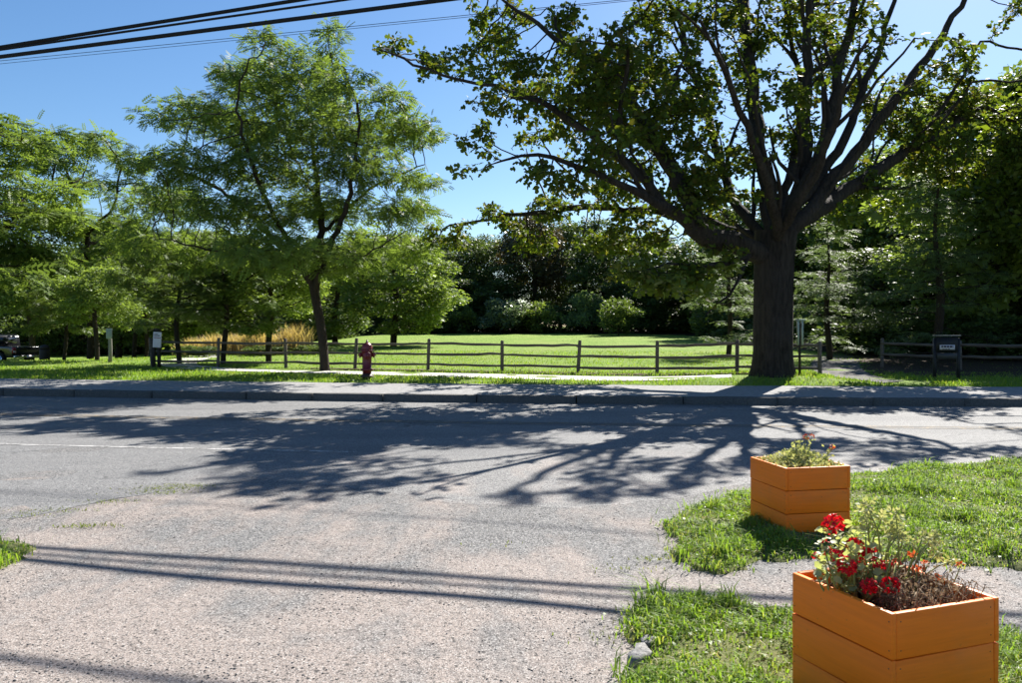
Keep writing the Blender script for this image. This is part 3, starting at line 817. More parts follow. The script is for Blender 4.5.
def build_big_tree():
    nodes, par, mr = [], [], []
    tp = resample(trunk_pts, .35)
    H = tp[-1][2]
    for i, q in enumerate(tp):
        nodes.append(q); par.append(i - 1)
        z = max(q[2], 0)
        mr.append(.465 + .15 * math.exp(-z / .3) + .07 * (z / H) ** 3)
    par[0] = 0
    for pts, r0, r1 in limbs:
        q = resample(pts, .4)
        arr = np.array(nodes); j = int(np.linalg.norm(arr - q[0], axis=1).argmin())
        # gentle wander
        wob = np.cumsum(rng.normal(0, .05, q.shape), 0); wob -= np.linspace(0, 1, len(q))[:, None] * wob[-1]
        q = q + wob
        prev = j
        for i, p in enumerate(q[1:]):
            t = (i + 1) / (len(q) - 1)
            nodes.append(p); par.append(prev); mr.append(r0 * (1 - t) ** .85 + r1)
            prev = len(nodes) - 1
    # finer upright branches leaving the main limbs
    L0 = len(tp); idx = [i for i in range(L0, len(nodes)) if mr[i] > .05]
    for j in rng.choice(idx, min(len(idx), 80), replace=False):
        tan = unit(nodes[j] - nodes[par[j]]); dv = unit(tan + rng.normal(0, .45, 3) + np.array([0, 0, .25])); cur = nodes[j].copy(); prev = int(j)
        k = rng.integers(5, 11); r0 = min(.055, mr[j] * .5)
        for i in range(k):
            dv = unit(dv + rng.normal(0, .13, 3) + np.array([0, 0, .06])); cur = cur + dv * .36
            if not shade_ok(cur + mbase, -8): break
            nodes.append(cur.copy()); par.append(prev); mr.append(r0 * (1 - i / k) + .010); prev = len(nodes) - 1
    n0 = len(nodes)
    cl = []   # foliage clumps: px, py, rx, ry (pixels), depth offset
    for (a, b, rx, ry, dd) in [(395, 48, 22, 12, 0), (430, 62, 30, 14, -.2), (470, 48, 28, 16, -.6), (500, 20, 40, 22, -2.6), (512, 62, 36, 20, -1.5), (505, 105, 45, 20, -1), (478, 140, 26, 16, -2.5), (560, 92, 52, 30, -1), (612, 50, 50, 34, -2), (600, 140, 46, 28, -2.8), (560, 185, 42, 18, -3.4), (468, 168, 16, 9, -3.8),
                               (645, 110, 44, 40, -1.5), (682, 62, 42, 40, 2), (692, 160, 42, 34, -1.2), (622, 200, 52, 24, 2.5), (452, 238, 36, 18, 5.8), (500, 220, 36, 15, 5.2), (560, 206, 40, 18, 4.5), (640, 235, 44, 24, 3), (700, 205, 42, 26, -1.5), (650, 275, 38, 20, -2.6), (690, 268, 32, 24, -2), (725, 255, 24, 14, -1.4), (600, 245, 34, 18, 3.5), (540, 245, 34, 16, 5),
                               (830, 60, 36, 30, 4.5), (870, 100, 34, 30, 4.0), (735, 75, 26, 30, 4), (742, 150, 26, 26, 2.4), (905, 135, 42, 28, 4), (862, 185, 34, 22, 3), (950, 62, 34, 18, -3.2), (715, 15, 36, 28, 3.5), (655, 15, 40, 30, 3), (965, 110, 36, 24, 5), (790, 140, 24, 22, 3), (560, 20, 30, 20, -2), (690, 105, 28, 24, 3), (840, 215, 26, 14, 2),
                               (560, -40, 40, 22, -2.6), (640, -60, 40, 24, 3.6), (740, -110, 44, 26, 1.8), (930, -70, 40, 24, 3.6), (1040, -10, 36, 20, -2), (770, -50, 40, 24, 5), (480, -30, 28, 16, -3), (800, 90, 26, 26, -1), (880, 40, 30, 22, -1), (850, 15, 28, 18, 1), (600, 100, 46, 32, 0), (650, 140, 44, 32, 1), (690, 110, 38, 32, .5), (560, 120, 38, 20, 1), (640, 60, 42, 28, 1), (700, 190, 36, 24, 2), (610, 175, 40, 20, 0), (805, 15, 44, 28, 4.2), (850, -80, 44, 26, 1), (720, -60, 44, 26, 0), (660, -20, 40, 24, 2), (760, 40, 36, 30, 4.5), (905, 105, 44, 28, 5), (955, 100, 44, 28, 5.6), (940, 160, 48, 28, 4.6), (1000, 150, 40, 28, 5), (570, 60, 34, 22, 1.5), (620, 95, 36, 24, 2.5), (505, 45, 28, 16, 1.5), (1060, 60, 40, 26, 3), (1050, 120, 40, 26, 4.5), (590, 115, 34, 24, 3), (540, 130, 30, 18, 2), (640, 165, 36, 22, 3), (530, 75, 36, 20, 3), (650, 70, 36, 26, 4)]:
        d = TREE[1] + dd; s = d / FPX; q = np.array(P(a, b, d))
        for e in np.arange(0, 7.5, .4):
            d = TREE[1] + dd + e; s = d / FPX; q = np.array(P(a, b, d))
            if shade_ok(q, 12): break
        else: continue
        q = q - mbase
        for _ in range(9):
            o3 = unit(rng.normal(size=3)) * rng.random() ** .4 * .8
            kk = rng.uniform(.30, .48)
            cl.append((q[0] + o3[0] * rx * s, q[1] + o3[1] * rx * s * 1.15, q[2] + o3[2] * ry * s, rx * s * kk, rx * s * kk, max(ry * s * kk * 1.2, rx * s * kk * .55)))
    A = ell_points(cl, 15500, .1)
    N, pr = colonize(nodes, par, A, .26, .27, 110, .16, (0, 0, .03))
    mrf = np.zeros(len(N)); mrf[:n0] = mr
    mb, rad, tips, ch = skeleton_mesh(N, pr, .5, .0075, minr=mrf, sides=(30, 3))
    for V in mb.v:
        th = np.arctan2(V[:, 1], V[:, 0]); z = V[:, 2]; rr = np.hypot(V[:, 0], V[:, 1])
        k = (z < 4.2) & (rr < .95); f = .045 * np.sin(6 * th + .6 * np.sin(z * 1.3)) + .025 * np.sin(11 * th + z * .8 + 1) + .10 * np.exp(-np.clip(z, 0, 9) / .25) * np.sin(5 * th + .7)
        V[:, :2] *= np.where(k, 1 + f * np.clip((4.2 - z) / 1.0, 0, 1), 1)[:, None]
    last = np.ones(len(N), bool); last[pr[1:]] = False
    tips = np.where((np.arange(len(N)) < n0) & ~last, 99, tips)
    return N, pr, mb, tips, cl
t = root_at('maple_tree', 'huge old maple with a thick dark trunk and spreading limbs on the verge', 'tree', mbase)
mN, mP, mM, mT, mC = build_big_tree()
obj('trunk', mM, M['bark_maple'], t, smooth=True)
obj('crown', crown_mesh(mN, mP, mT, MAPLE, 16, .125, .22, .35, 2, .8, .25), M['leaf_maple'], t)
# yellowing low spray lit from behind
yl = ell_points([(*(np.array(P(a, b, TREE[1] + c)) - mbase), rx * .0257, rx * .0257, ry * .0257) for a, b, rx, ry, c in ((655, 282, 30, 12, -2.8), (690, 285, 24, 14, -2.2), (720, 268, 20, 10, -1.5), (640, 262, 20, 8, -2.6), (855, 218, 24, 8, 2), (890, 205, 30, 12, 3.5))], 620, .1)
obj('yellow_spray', leaves(MAPLE, yl, rng.normal(size=(620, 3)) * [1, 1, .5] - [0, 0, .3], rng.normal(0, .5, (620, 3)) + [0, 0, .8], .17 * rng.lognormal(0, .2, 620)), M['leaf_yellow'], t)['kind'] = 'stuff'

# ---- the honey locust in front of the fence
LB = at(325, 24.6); lbase = np.array(LB)
def ll(*pts): return [np.array(P(a, b, LB[1] + c)) - lbase for a, b, c in pts]
def build_locust():
    tp = resample([np.array([0, 0, -.1])] + ll((324, 350, 0), (321, 325, 0), (316, 300, 0), (313, 285, 0)), .3)
    nodes, par, mr = [], [], []
    for i, q in enumerate(tp):
        nodes.append(q); par.append(max(0, i - 1)); mr.append(.125 + .05 * math.exp(-max(q[2], 0) / .25))
    for pts, r0, r1 in [(ll((313, 288, 0), (318, 255, .2), (322, 225, .3), (318, 180, .5), (312, 130, .6), (306, 90, .8)), .11, .02),
                        (ll((315, 292, 0), (328, 250, -.4), (345, 215, -.8), (352, 170, -1.2), (362, 120, -1.6), (345, 70, -1.8)), .09, .015),
                        (ll((313, 285, 0), (295, 262, .3), (270, 235, .7), (240, 205, 1.2), (205, 180, 1.6), (170, 170, 2)), .09, .012),
                        (ll((313, 285, 0), (290, 245, -.6), (265, 200, -1.2), (245, 150, -1.6), (235, 100, -1.8), (250, 60, -2)), .08, .012),
                        (ll((322, 235, .3), (350, 205, 1.2), (385, 180, 2), (425, 165, 2.6)), .06, .01),
                        (ll((320, 275, 0), (355, 260, -1), (390, 240, -2), (420, 225, -2.6)), .03, .006),
                        (ll((300, 268, .2), (260, 262, -1), (210, 250, -2), (160, 240, -2.6)), .03, .006),
                        (ll((318, 200, .4), (300, 170, 1.8), (285, 130, 2.8)), .05, .01)]:
        q = resample(pts, .3); j = int(np.linalg.norm(np.array(nodes) - q[0], axis=1).argmin()); prev = j
        for i, p in enumerate(q[1:]):
            tt = (i + 1) / (len(q) - 1); nodes.append(p + rng.normal(0, .03, 3)); par.append(prev); mr.append(r0 * (1 - tt) ** .8 + r1); prev = len(nodes) - 1
    n0 = len(nodes); cl = []
    for (a, b, rx, ry) in [(265, 40, 24, 8), (332, 42, 16, 12), (248, 82, 42, 12), (300, 88, 48, 14), (345, 86, 36, 12), (200, 115, 42, 11), (150, 118, 20, 6), (255, 128, 55, 14), (332, 125, 56, 15), (402, 132, 44, 10), (178, 165, 52, 10), (270, 170, 58, 12), (358, 165, 54, 12), (418, 182, 32, 6), (158, 203, 48, 9), (236, 212, 58, 12), (326, 208, 48, 12), (400, 212, 44, 9), (190, 248, 58, 11), (270, 252, 58, 12), (345, 258, 52, 12), (408, 250, 34, 9), (140, 240, 36, 9), (390, 100, 24, 8), (300, 60, 26, 10)]:
        dd = rng.uniform(-2.6, 2.6); d = LB[1] + dd; s = d / FPX; c = np.array(P(a, b, d)) - lbase
        cl.append((*c, rx * s, rx * s * 1.1, ry * s * 1.9))
    A = ell_points(cl, 6500, .05)
    N, pr = colonize(nodes, par, A, .22, .22, 90, .14, (0, 0, .0))
    mrf = np.zeros(len(N)); mrf[:n0] = mr
    mb, rad, tips, ch = skeleton_mesh(N, pr, .14, .005, minr=mrf, sides=(10, 3))
    return N, pr, mb, tips
t = root_at('locust_tree', 'airy feathery-leaved tree with a slim dark trunk beside the fire hydrant', 'tree', LB)
aN, aP, aM, aT = build_locust()
obj('trunk', aM, M['bark'], t, smooth=True)
obj('crown', crown_mesh(aN, aP, aT, FROND, 5.0, .25, .27, .4, 2, 1., .25), M['leaf_locust'], t)

# ---- generic crowns, built once per kind and copied
def proto(kind, seed):
    """a tree 10 m tall, crown radius about 4: (trunk mesh, crown mesh)"""
    global rng
    keep = rng; rng = np.random.default_rng(seed)
    ells = []
    if kind == 'airy':
        for i in range(26):
            h = rng.uniform(2.4, 9.6); r = 3.7 * math.sin(math.pi * min(1, (h - 1.2) / 9.4)) ** .6
            a = rng.uniform(0, 6.28); q = r * math.sqrt(rng.random())
            ells.append((q * math.cos(a), q * math.sin(a), h, 1.25, 1.25, .42))
        na, tm, per, size, spr, flat, tr, step = 3200, FROND, 5.0, .36, .30, .55, .17, .34
    elif kind == 'round':
        for i in range(30):
            a = rng.uniform(0, 6.28); u = rng.uniform(-.75, 1); q = math.sqrt(max(0, 1 - u * u)) * rng.uniform(.55, 1)
            ells.append((3.1 * q * math.cos(a), 3.1 * q * math.sin(a), 5.7 + 3.4 * u * rng.uniform(.7, 1), 1.25, 1.25, .9))
        na, tm, per, size, spr, flat, tr, step = 2600, OVAL, 19, .21, .42, .35, .2, .36
    elif kind == 'low':     # foliage hangs close to the ground
        for i in range(48):
            a = rng.uniform(0, 6.28); u = rng.uniform(-1.05, 1); q = math.sqrt(max(0, 1 - u * u * .7)) * rng.uniform(.5, 1)
            ells.append((3.4 * q * math.cos(a), 3.4 * q * math.sin(a), 5.2 + 4.2 * u * rng.uniform(.8, 1), 1.2, 1.2, .7))
        na, tm, per, size, spr, flat, tr, step = 3000, OVAL, 19, .21, .40, .45, .2, .36
    elif kind == 'hemlock':
        for i in range(46):
            h = 10 * (1 - rng.random() ** .8 * .9); r = 3.8 * (1 - h / 10.8) ** .75
            a = rng.uniform(0, 6.28); q = r * rng.uniform(.45, 1)
            ells.append((q * math.cos(a), q * math.sin(a), max(.7, h - .12 * q), .95, .95, .22))
        na, tm, per, size, spr, flat, tr, step = 3200, NEEDLE, 4.2, .36, .28, .72, .18, .34
    else:                   # shrub: 3 m tall, several stems
        for i in range(22):
            a = rng.uniform(0, 6.28); u = rng.random(); q = rng.uniform(.2, 1)
            ells.append((1.35 * q * math.cos(a), 1.35 * q * math.sin(a), .45 + 2.1 * u * (1 - .35 * q), .5, .5, .42))
        na, tm, per, size, spr, flat, tr, step = 1100, OVAL, 11, .15, .2, .2, .05, .2
    nodes, par = [], []
    top = {'shrub': .5, 'hemlock': 9.4}.get(kind, 5.5)
    k = int(top / .4) + 2
    for i in range(k):
        z = -.2 + (top + .2) * i / (k - 1)
        nodes.append(np.array([.10 * math.sin(z * .9 + seed), .10 * math.cos(z * .7 + seed) - .1 * math.cos(seed), z])); par.append(max(0, i - 1))
    A = ell_points(ells, na, .2)
    N, pr = colonize(nodes, par, A, step, step * .95, 70, .15, (0, 0, .06 if kind != 'hemlock' else -.03))
    mb, rad, tips, ch = skeleton_mesh(N, pr, tr, .010 if kind != 'shrub' else .006, sides=(8, 3))
    cm = crown_mesh(N, pr, tips, tm, per, size, spr, flat, 2, 1., .2 if kind != 'shrub' else -.2)
    rng = keep
    return mb.mesh('trunk', True), cm.mesh('crown')
PR = {}
for kind, seeds in (('airy', (1, 2)), ('round', (3, 4)), ('low', (5, 6)), ('hemlock', (7, 8)), ('shrub', (9, 10))):
    PR[kind] = [proto(kind, s) for s in seeds]
for k in PR:
    for (tm_, cm_) in PR[k]:
        tm_.materials.append(M['bark']); cm_.materials.append(M['leaf_mid'])
count = [0]
def plant(kind, name, label, px, d, top_px, hw, leaf, group=None, cat='tree', base=None, sink=0.0):
    """copy of a kind: foot at pixel column px and distance d, top at pixel row top_px, crown half-width hw metres"""
    count[0] += 1
    b = at(px, d) if base is None else base
    H = EYE + (HY - top_px) / FPX * d - b[2]
    hn, rn = (3.0, 1.8) if kind == 'shrub' else (10.3, 4.2)
    t = thing(name, label, cat, (b[0], b[1], b[2] - sink), random.uniform(0, 6.28), group)
    tm_, cm_ = PR[kind][count[0] % 2]
    sc = (hw / rn, hw / rn, (H + sink) / hn)
    a = link('trunk', tm_, None, t); c = link('crown', cm_, None, t)
    t.scale = sc
    c.material_slots[0].link = 'OBJECT'; c.material_slots[0].material = M[leaf]
    return t

# left of the locust
plant('airy', 'green_tree', 'tall airy green tree standing over the parked black pickup', -34, 33, 88, 6.2, 'leaf_locust')
plant('airy', 'green_tree', 'tall airy green tree between the pickup and the grey-topped signpost', 88, 39, 122, 4.2, 'leaf_locust')
plant('round', 'green_tree', 'round bright green tree behind the parked pickup', 30, 55, 235, 4.5, 'leaf_bright')
plant('low', 'green_tree', 'broad leafy tree behind the grey-topped signpost', 120, 50, 215, 4.5, 'leaf_mid')
YG = 'slim young trees on the lawn behind the fence'
for px, d, top, hw, leaf, lab in ((65, 33, 262, 1.9, 'leaf_mid', 'slim young tree on the lawn nearest the pickup'),
                                  (97, 31.5, 255, 1.9, 'leaf_bright', 'slim young tree just beside the grey-topped signpost'),
                                  (135, 43, 262, 2.3, 'leaf_bright', 'slim young lawn trees between the two signposts'),
                                  (146, 40, 258, 2.1, 'leaf_bright', 'slim young lawn trees between the two signposts'),
                                  (178, 28.3, 232, 2.2, 'leaf_mid', 'slim young tree next to the white notice sign'),
                                  (224, 28.2, 225, 2.3, 'leaf_mid', 'slim young tree close behind a rail fence post'),
                                  (270, 29.5, 232, 2.3, 'leaf_bright', 'slim young tree in front of the tan feather grass')):
    plant('round' if leaf == 'leaf_bright' else 'airy', 'young_tree', lab, px, d, top, hw, leaf, YG)
plant('low', 'spreading_tree', 'bright green spreading tree with drooping sprays beside the open lawn', 395, 43, 222, 4.0, 'leaf_bright')
plant('low', 'spreading_tree', 'mid green bushy tree behind the feathery tree by the hydrant', 335, 46, 232, 3.6, 'leaf_mid')
plant('round', 'spreading_tree', 'round leafy tree behind the tan feather grass', 245, 48, 232, 4.2, 'leaf_mid')
plant('low', 'spreading_tree', 'leafy tree behind the white notice sign', 185, 52, 220, 4.5, 'leaf_bright')
WL = 'trees of the wood left of the lawn'
for i, px in enumerate(range(-60, 420, 40)):
    plant('low', 'woodland_tree', 'dense tree in the wood behind the left lawn trees', px, 66 + 8 * (i % 3), 246 - 6 * (i % 3), 5.2, 'leaf_mid' if i % 3 else 'leaf_dark', WL)
# far side of the lawn
FC = 'dark trees behind the far edge of the lawn'
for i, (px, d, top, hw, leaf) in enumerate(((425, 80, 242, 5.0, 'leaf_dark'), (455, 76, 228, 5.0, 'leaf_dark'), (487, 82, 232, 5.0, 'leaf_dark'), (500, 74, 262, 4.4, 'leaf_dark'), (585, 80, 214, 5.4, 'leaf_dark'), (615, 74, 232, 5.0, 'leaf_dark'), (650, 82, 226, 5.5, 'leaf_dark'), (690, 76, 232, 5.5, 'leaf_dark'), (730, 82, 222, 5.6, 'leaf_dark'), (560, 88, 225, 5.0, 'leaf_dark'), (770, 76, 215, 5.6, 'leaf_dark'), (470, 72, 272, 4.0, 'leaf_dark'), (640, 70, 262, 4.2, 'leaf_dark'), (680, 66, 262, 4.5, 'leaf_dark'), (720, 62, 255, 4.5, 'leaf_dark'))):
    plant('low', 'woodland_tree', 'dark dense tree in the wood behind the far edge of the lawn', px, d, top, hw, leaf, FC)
plant('round', 'copper_tree', 'brownish copper-leaved tree above the far lawn shrubs', 533, 76, 198, 4.6, 'leaf_red')
for px, d, top, hw, leaf, lab in ((462, 68, 300, 2.0, 'leaf_mid', 'green shrub at the far lawn edge beside the silvery shrub'),
                                  (500, 67, 291, 2.6, 'leaf_grey', 'silvery grey shrub at the far edge of the lawn'),
                                  (542, 68, 297, 2.2, 'leaf_bright', 'yellow-green shrub under the copper-leaved tree'),
                                  (590, 67, 284, 2.6, 'leaf_pine', 'tall pale green shrub at the far lawn edge'),
                                  (618, 62, 293, 2.4, 'leaf_mid', 'round shrub standing forward on the far lawn'),
                                  (655, 66, 300, 2.6, 'leaf_dark', 'dark shrub at the shaded far corner of the lawn'),
                                  (420, 66, 305, 2.4, 'leaf_dark', 'dark shrub beneath the bright spreading tree')):
    plant('shrub', 'shrub', lab, px, d, top, hw, leaf, None, 'shrub')
# right-hand wood
plant('hemlock', 'hemlock_tree', 'soft hemlock with pale layered sprays right of the big maple trunk', 828, 30, 215, 2.7, 'leaf_pine')
plant('hemlock', 'hemlock_tree', 'soft hemlock seen left of the big maple trunk', 728, 33, 228, 2.6, 'leaf_pine')
plant('hemlock', 'hemlock_tree', 'broad hemlock behind the charcoal sign board', 938, 27, 158, 3.4, 'leaf_pine')
plant('low', 'woodland_tree', 'leafy sunlit green tree rising above the broad hemlock', 990, 32, 52, 5.4, 'leaf_bright')
plant('round', 'woodland_tree', 'tall tree at the edge of the wood past the charcoal sign', 1075, 31, 10, 5.2, 'leaf_mid')
plant('round', 'woodland_tree', 'mid green tree behind the layered hemlock', 890, 46, 120, 5.0, 'leaf_mid')
plant('round', 'woodland_tree', 'yellowing broadleaf tree leaning over the verge past the charcoal sign', 1110, 26.5, 25, 4.6, 'leaf_yellow')
RW = 'dark trees of the wood behind the second fence'
for i, (px, d, top, hw) in enumerate(((800, 54, 190, 5), (850, 50, 205, 4.5), (905, 52, 170, 5), (960, 46, 190, 4.5), (1015, 42, 130, 5), (1060, 44, 80, 5), (1120, 38, 60, 5.5), (760, 56, 190, 5), (880, 37, 245, 3.2), (1000, 34, 220, 3.6), (930, 38, 240, 3.4), (1045, 33, 210, 3.6), (820, 64, 185, 6), (940, 62, 160, 6), (1040, 58, 90, 6), (1150, 50, 60, 6))):
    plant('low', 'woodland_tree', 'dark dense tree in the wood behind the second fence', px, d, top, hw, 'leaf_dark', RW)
UB = 'dark undergrowth shrubs in the wood'
for i, (px, d) in enumerate(((835, 36), (865, 33), (895, 32), (925, 31.5), (955, 31), (985, 30), (1015, 29), (1045, 28), (880, 40), (940, 38), (1000, 36), (800, 42), (770, 45), (740, 48), (710, 52))):
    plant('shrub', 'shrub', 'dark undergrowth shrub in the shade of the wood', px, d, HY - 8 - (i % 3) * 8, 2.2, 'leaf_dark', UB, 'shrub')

HR = 'shrubs of the hedge behind the lawns'
for i, px in enumerate(range(-40, 800, 26)):
    plant('shrub', 'shrub', 'dark shrub of the long hedge closing off the lawns', px + rng.uniform(-6, 6), 71 if px > 330 else 60, 302 + rng.uniform(-8, 6), 3.4 if px > 330 else 3.0, 'leaf_dark', HR, 'shrub', None, .7)
# tan feather grass behind the fence
for i, (px, d, hh) in enumerate(((196, 37, 1.3), (215, 36.5, 1.5), (238, 36, 1.6), (256, 35.5, 1.9), (280, 35, 1.5), (294, 35.5, 2.0), (205, 40, 1.4), (247, 39, 1.5))):
    b = at(px, d)
    n = 420
    p = np.stack([rng.normal(0, .33, n), rng.normal(0, .25, n), np.zeros(n)], -1)
    o = obj('feather_grass', blade_mesh(p, hh * .72 * rng.uniform(.55, 1.05, n), rng.uniform(.02, .045, n), rng.uniform(.08, .55, n)), M['blade_tan'], None, b)
    tag(o, 'clump of tall tan feather grass beyond the rail fence', 'ornamental grass', 'tan feather grass clumps')
for i, px in enumerate((188, 205, 262, 276, 305, 318)):
    plant('shrub', 'shrub', 'low dark bush in front of the tan feather grass', px, 33.5 + .3 * i, 344, .9, 'leaf_dark' if i % 2 else 'leaf_mid', 'low bushes by the feather grass', 'shrub')

# ------------------------------------------------------------------ split-rail fences
def rail(a, b, r, parent):
    a, b = np.array(a), np.array(b); n = 7
    t = np.linspace(-.02, 1.02, n)[:, None]
    q = a + (b - a) * t
    q[1:-1] += rng.normal(0, .008, (n - 2, 3)); q[:, 2] -= .012 * np.sin(np.linspace(0, math.pi, n)) * rng.uniform(-.5, 2)
    rr = r * np.array([.7, 1, 1.03, .97, 1.02, 1, .7]) * rng.uniform(.9, 1.1)
    c = (a + b) / 2; ang = math.atan2(b[1] - a[1], b[0] - a[0])
    q = q - c; ca, sa = math.cos(-ang), math.sin(-ang)
    q = np.stack([q[:, 0] * ca - q[:, 1] * sa, q[:, 0] * sa + q[:, 1] * ca, q[:, 2]], -1)
    o = obj('rail', MB().tube(q, rr, 6), M['rail'], parent); o.location = c; o.rotation_euler.z = ang
def post(p, h, parent):
    n = 6; hs = [-.2, 0, .3, .6, h - .02, h]
    pr = np.stack([np.array([.058, .056, .055, .054, .052, .036]), hs], -1)
    mb = MB().lathe(pr, 8); o = obj('post', mb, M['rail'], parent, p)
    o.rotation_euler = (rng.normal(0, .03), rng.normal(0, .03), rng.uniform(0, 6)); o.scale.z = rng.uniform(.95, 1.07)
def fence(label, name, pxs, d0, d1, h, rails, r=.05):
    f = thing(name, label, 'fence')
    pp = []
    for px in pxs:
        d = d0 + (d1 - d0) * (px - pxs[0]) / (pxs[-1] - pxs[0]); p = at(px, d); pp.append(p); post(p, h, f)
    for a, b in zip(pp[:-1], pp[1:]):
        for z in rails: rail((a[0], a[1], a[2] + z + rng.normal(0, .012)), (b[0], b[1], b[2] + z + rng.normal(0, .012)), r, f)
fence('long three-rail split-rail fence of weathered wood along the lawn', 'rail_fence', [152, 218, 286, 355, 428, 502, 578, 657, 737, 820], 27.2, 21.2, .95, (.18, .50, .81), .042)
fence('short shaded rail fence before the wood by the charcoal sign', 'rail_fence', [882, 960, 1040, 1120], 25.0, 22.0, .95, (.45, .80), .05)

# ------------------------------------------------------------------ hydrant
hp = at(367, 21.3)
h = thing('fire_hydrant', 'dark red fire hydrant standing in the grass verge', 'fire hydrant', hp, R(12)); h.scale = (1.05, 1.05, 1.06)
obj('base_flange', MB().lathe([(.10, -.08), (.10, .05), (.17, .06), (.17, .10), (.115, .105), (.11, .16)], 20), M['hydrant_dark'], h, smooth=False)
obj('barrel', MB().lathe([(.11, .14), (.112, .22), (.165, .225), (.165, .265), (.118, .275), (.115, .5), (.125, .58), (.135, .64), (.135, .70), (.165, .705), (.165, .745), (.14, .75)], 24), M['hydrant'], h, smooth=False)
bo = obj('bonnet', MB().lathe([(.14, .75), (.142, .78), (.13, .84), (.10, .89), (.06, .92), (.035, .93)], 24), M['hydrant'], h, smooth=True)
obj('operating_nut', MB().lathe([(.04, .925), (.04, .95), (.028, .955), (.024, 1.0), (.0, 1.0)], 5), M['hydrant_dark'], bo)
for s in (-1, 1):
    nz = obj('hose_nozzle', MB().lathe([(.055, .09), (.055, .15), (.075, .155), (.075, .185), (.06, .19), (.022, .195), (.022, .225), (.0, .225)] if s > 0 else [(.0, -.225), (.022, -.225), (.022, -.195), (.06, -.19), (.075, -.185), (.075, -.155), (.055, -.15), (.055, -.09)], 12, (0, 0, .62), 'x'), M['hydrant'], h)
    obj('chain', MB().tube([(s * .20, -.03, .60), (s * .205, -.05, .45), (s * .19, -.07, .32), (s * .15, -.09, .30), (s * .12, -.09, .42)], .006, 5), M['hydrant_dark'], nz)
obj('pumper_nozzle', MB().lathe([(.0, -.25), (.03, -.25), (.03, -.215), (.08, -.21), (.095, -.2), (.095, -.165), (.07, -.16), (.07, -.09)], 14, (0, 0, .60), 'y'), M['hydrant'], h)
for a in range(8):
    obj('flange_bolt', MB().lathe([(.013, .745), (.013, .772), (.0, .772)], 6, (.153 * math.cos(a * .785), .153 * math.sin(a * .785), 0)), M['hydrant_dark'], h)

# ------------------------------------------------------------------ signs
def rows(parent, z_list, x0, x1, y, hgt, m):
    for z, fr in z_list:
        x_ = x0
        while x_ < x0 + (x1 - x0) * fr - .01:
            wdt = rng.uniform(.02, .05) * (x1 - x0) / .22
            wdt = min(wdt, x0 + (x1 - x0) * fr - x_)
            obj('lettering', MB().box((x_ + wdt / 2, y, z), (wdt, .003, hgt)), m, parent)
            x_ += wdt + .012
# white notice on two dark posts
d = 26.3; p = at(156, d)
t = thing('notice_sign', 'white notice with a pinkish text line on paired dark posts at the fence end', 'sign', p, R(4))
for sx in (-.085, .085): obj('post', MB().box((sx, .03, .48), (.09, .09, 1.0)), M['post_dark'], t)
zt = EYE + (HY - 332) / FPX * d - p[2]; zb = EYE + (HY - 347.5) / FPX * d - p[2]
bd = bevel(obj('panel', MB().box((0, -.035, (zt + zb) / 2), (.27, .02, zt - zb)), M['sign_white'], t), .01); bd.rotation_euler.y = R(3)
rows(bd, [(zt - .12, .9)], -.10, .10, -.047, .035, M['sign_ink']); rows(bd, [(zt - .19, 1.)], -.11, .11, -.047, .03, M['sign_red']); rows(bd, [(zt - .07, .6)], -.10, .10, -.047, .025, M['sign_ink'])
obj('cap', MB().box((.03, .03, zt + .06), (.2, .1, .1)), M['post_dark'], t)
# grey topped signpost
d = 29.5; p = at(110, d)
t = thing('signpost', 'pale weathered post with a small grey sign on top, on the lawn', 'sign', p)
obj('post', MB().tube([(0, 0, -.1), (.01, 0, .5), (0, 0, .9), (0, 0, 1.2)], [.075, .07, .065, .06], 8), M['post_pale'], t)
zt = EYE + (HY - 328.5) / FPX * d - p[2]
bevel(obj('panel', MB().box((0, -.08, zt - .19), (.22, .02, .38)), M['sign_grey'], t), .01)
# narrow double pale slats by the fence end
d = 20.9; p = at(800, d)
t = thing('marker_post', 'slim marker with two pale upright slats beside the big maple trunk', 'sign', p)
zt = EYE + (HY - 321) / FPX * d - p[2]; zb = EYE + (HY - 345) / FPX * d - p[2]
obj('post', MB().box((0, .02, zt / 2 - .05), (.05, .05, zt + .02)), M['post_dark'], t)
for sx in (-.055, .055): obj('slat', MB().box((sx, -.02, (zt + zb) / 2), (.052, .02, zt - zb)), M['sign_green'], t)
obj('crosspiece', MB().box((-.01, -.02, zt + .025), (.26, .03, .045)), M['sign_green'], t)
# charcoal sign board
d = 20.9; p = at(947, d)
t = thing('sign_board', 'charcoal sign board with a white name plate between two dark posts', 'sign', p, R(-8))
zz = lambda py: EYE + (HY - py) / FPX * d - p[2]
for sx in (-.29, .29): obj('post', MB().box((sx, .03, zz(338) / 2 - .1), (.07, .07, zz(338) + .2)), M['board'], t)
obj('panel', MB().box((0, 0, (zz(337) + zz(352)) / 2), (.54, .03, zz(337) - zz(352))), M['board'], t)
obj('cap_rail', MB().box((0, 0, zz(335.6)), (.66, .10, .03)), M['post_pale'], t)
obj('lower_panel', MB().box((0, -.006, (zz(353) + zz(359)) / 2), (.50, .03, zz(353) - zz(359))), M['board_grey'], t)
pl = obj('name_plate', MB().box((0, -.024, zz(347.3)), (.37, .012, .125)), M['sign_white'], t)
rows(pl, [(zz(346.6), 1.)], -.15, .15, -.0315, .05, M['sign_ink']); rows(pl, [(zz(349), .7)], -.12, .14, -.0315, .018, M['sign_ink'])

# ------------------------------------------------------------------ pickup at the far left
d = 47.0; p = at(29, d)
t = thing('pickup_truck', 'black pickup truck parked beyond the lawn, seen from behind', 'truck', p, R(66))
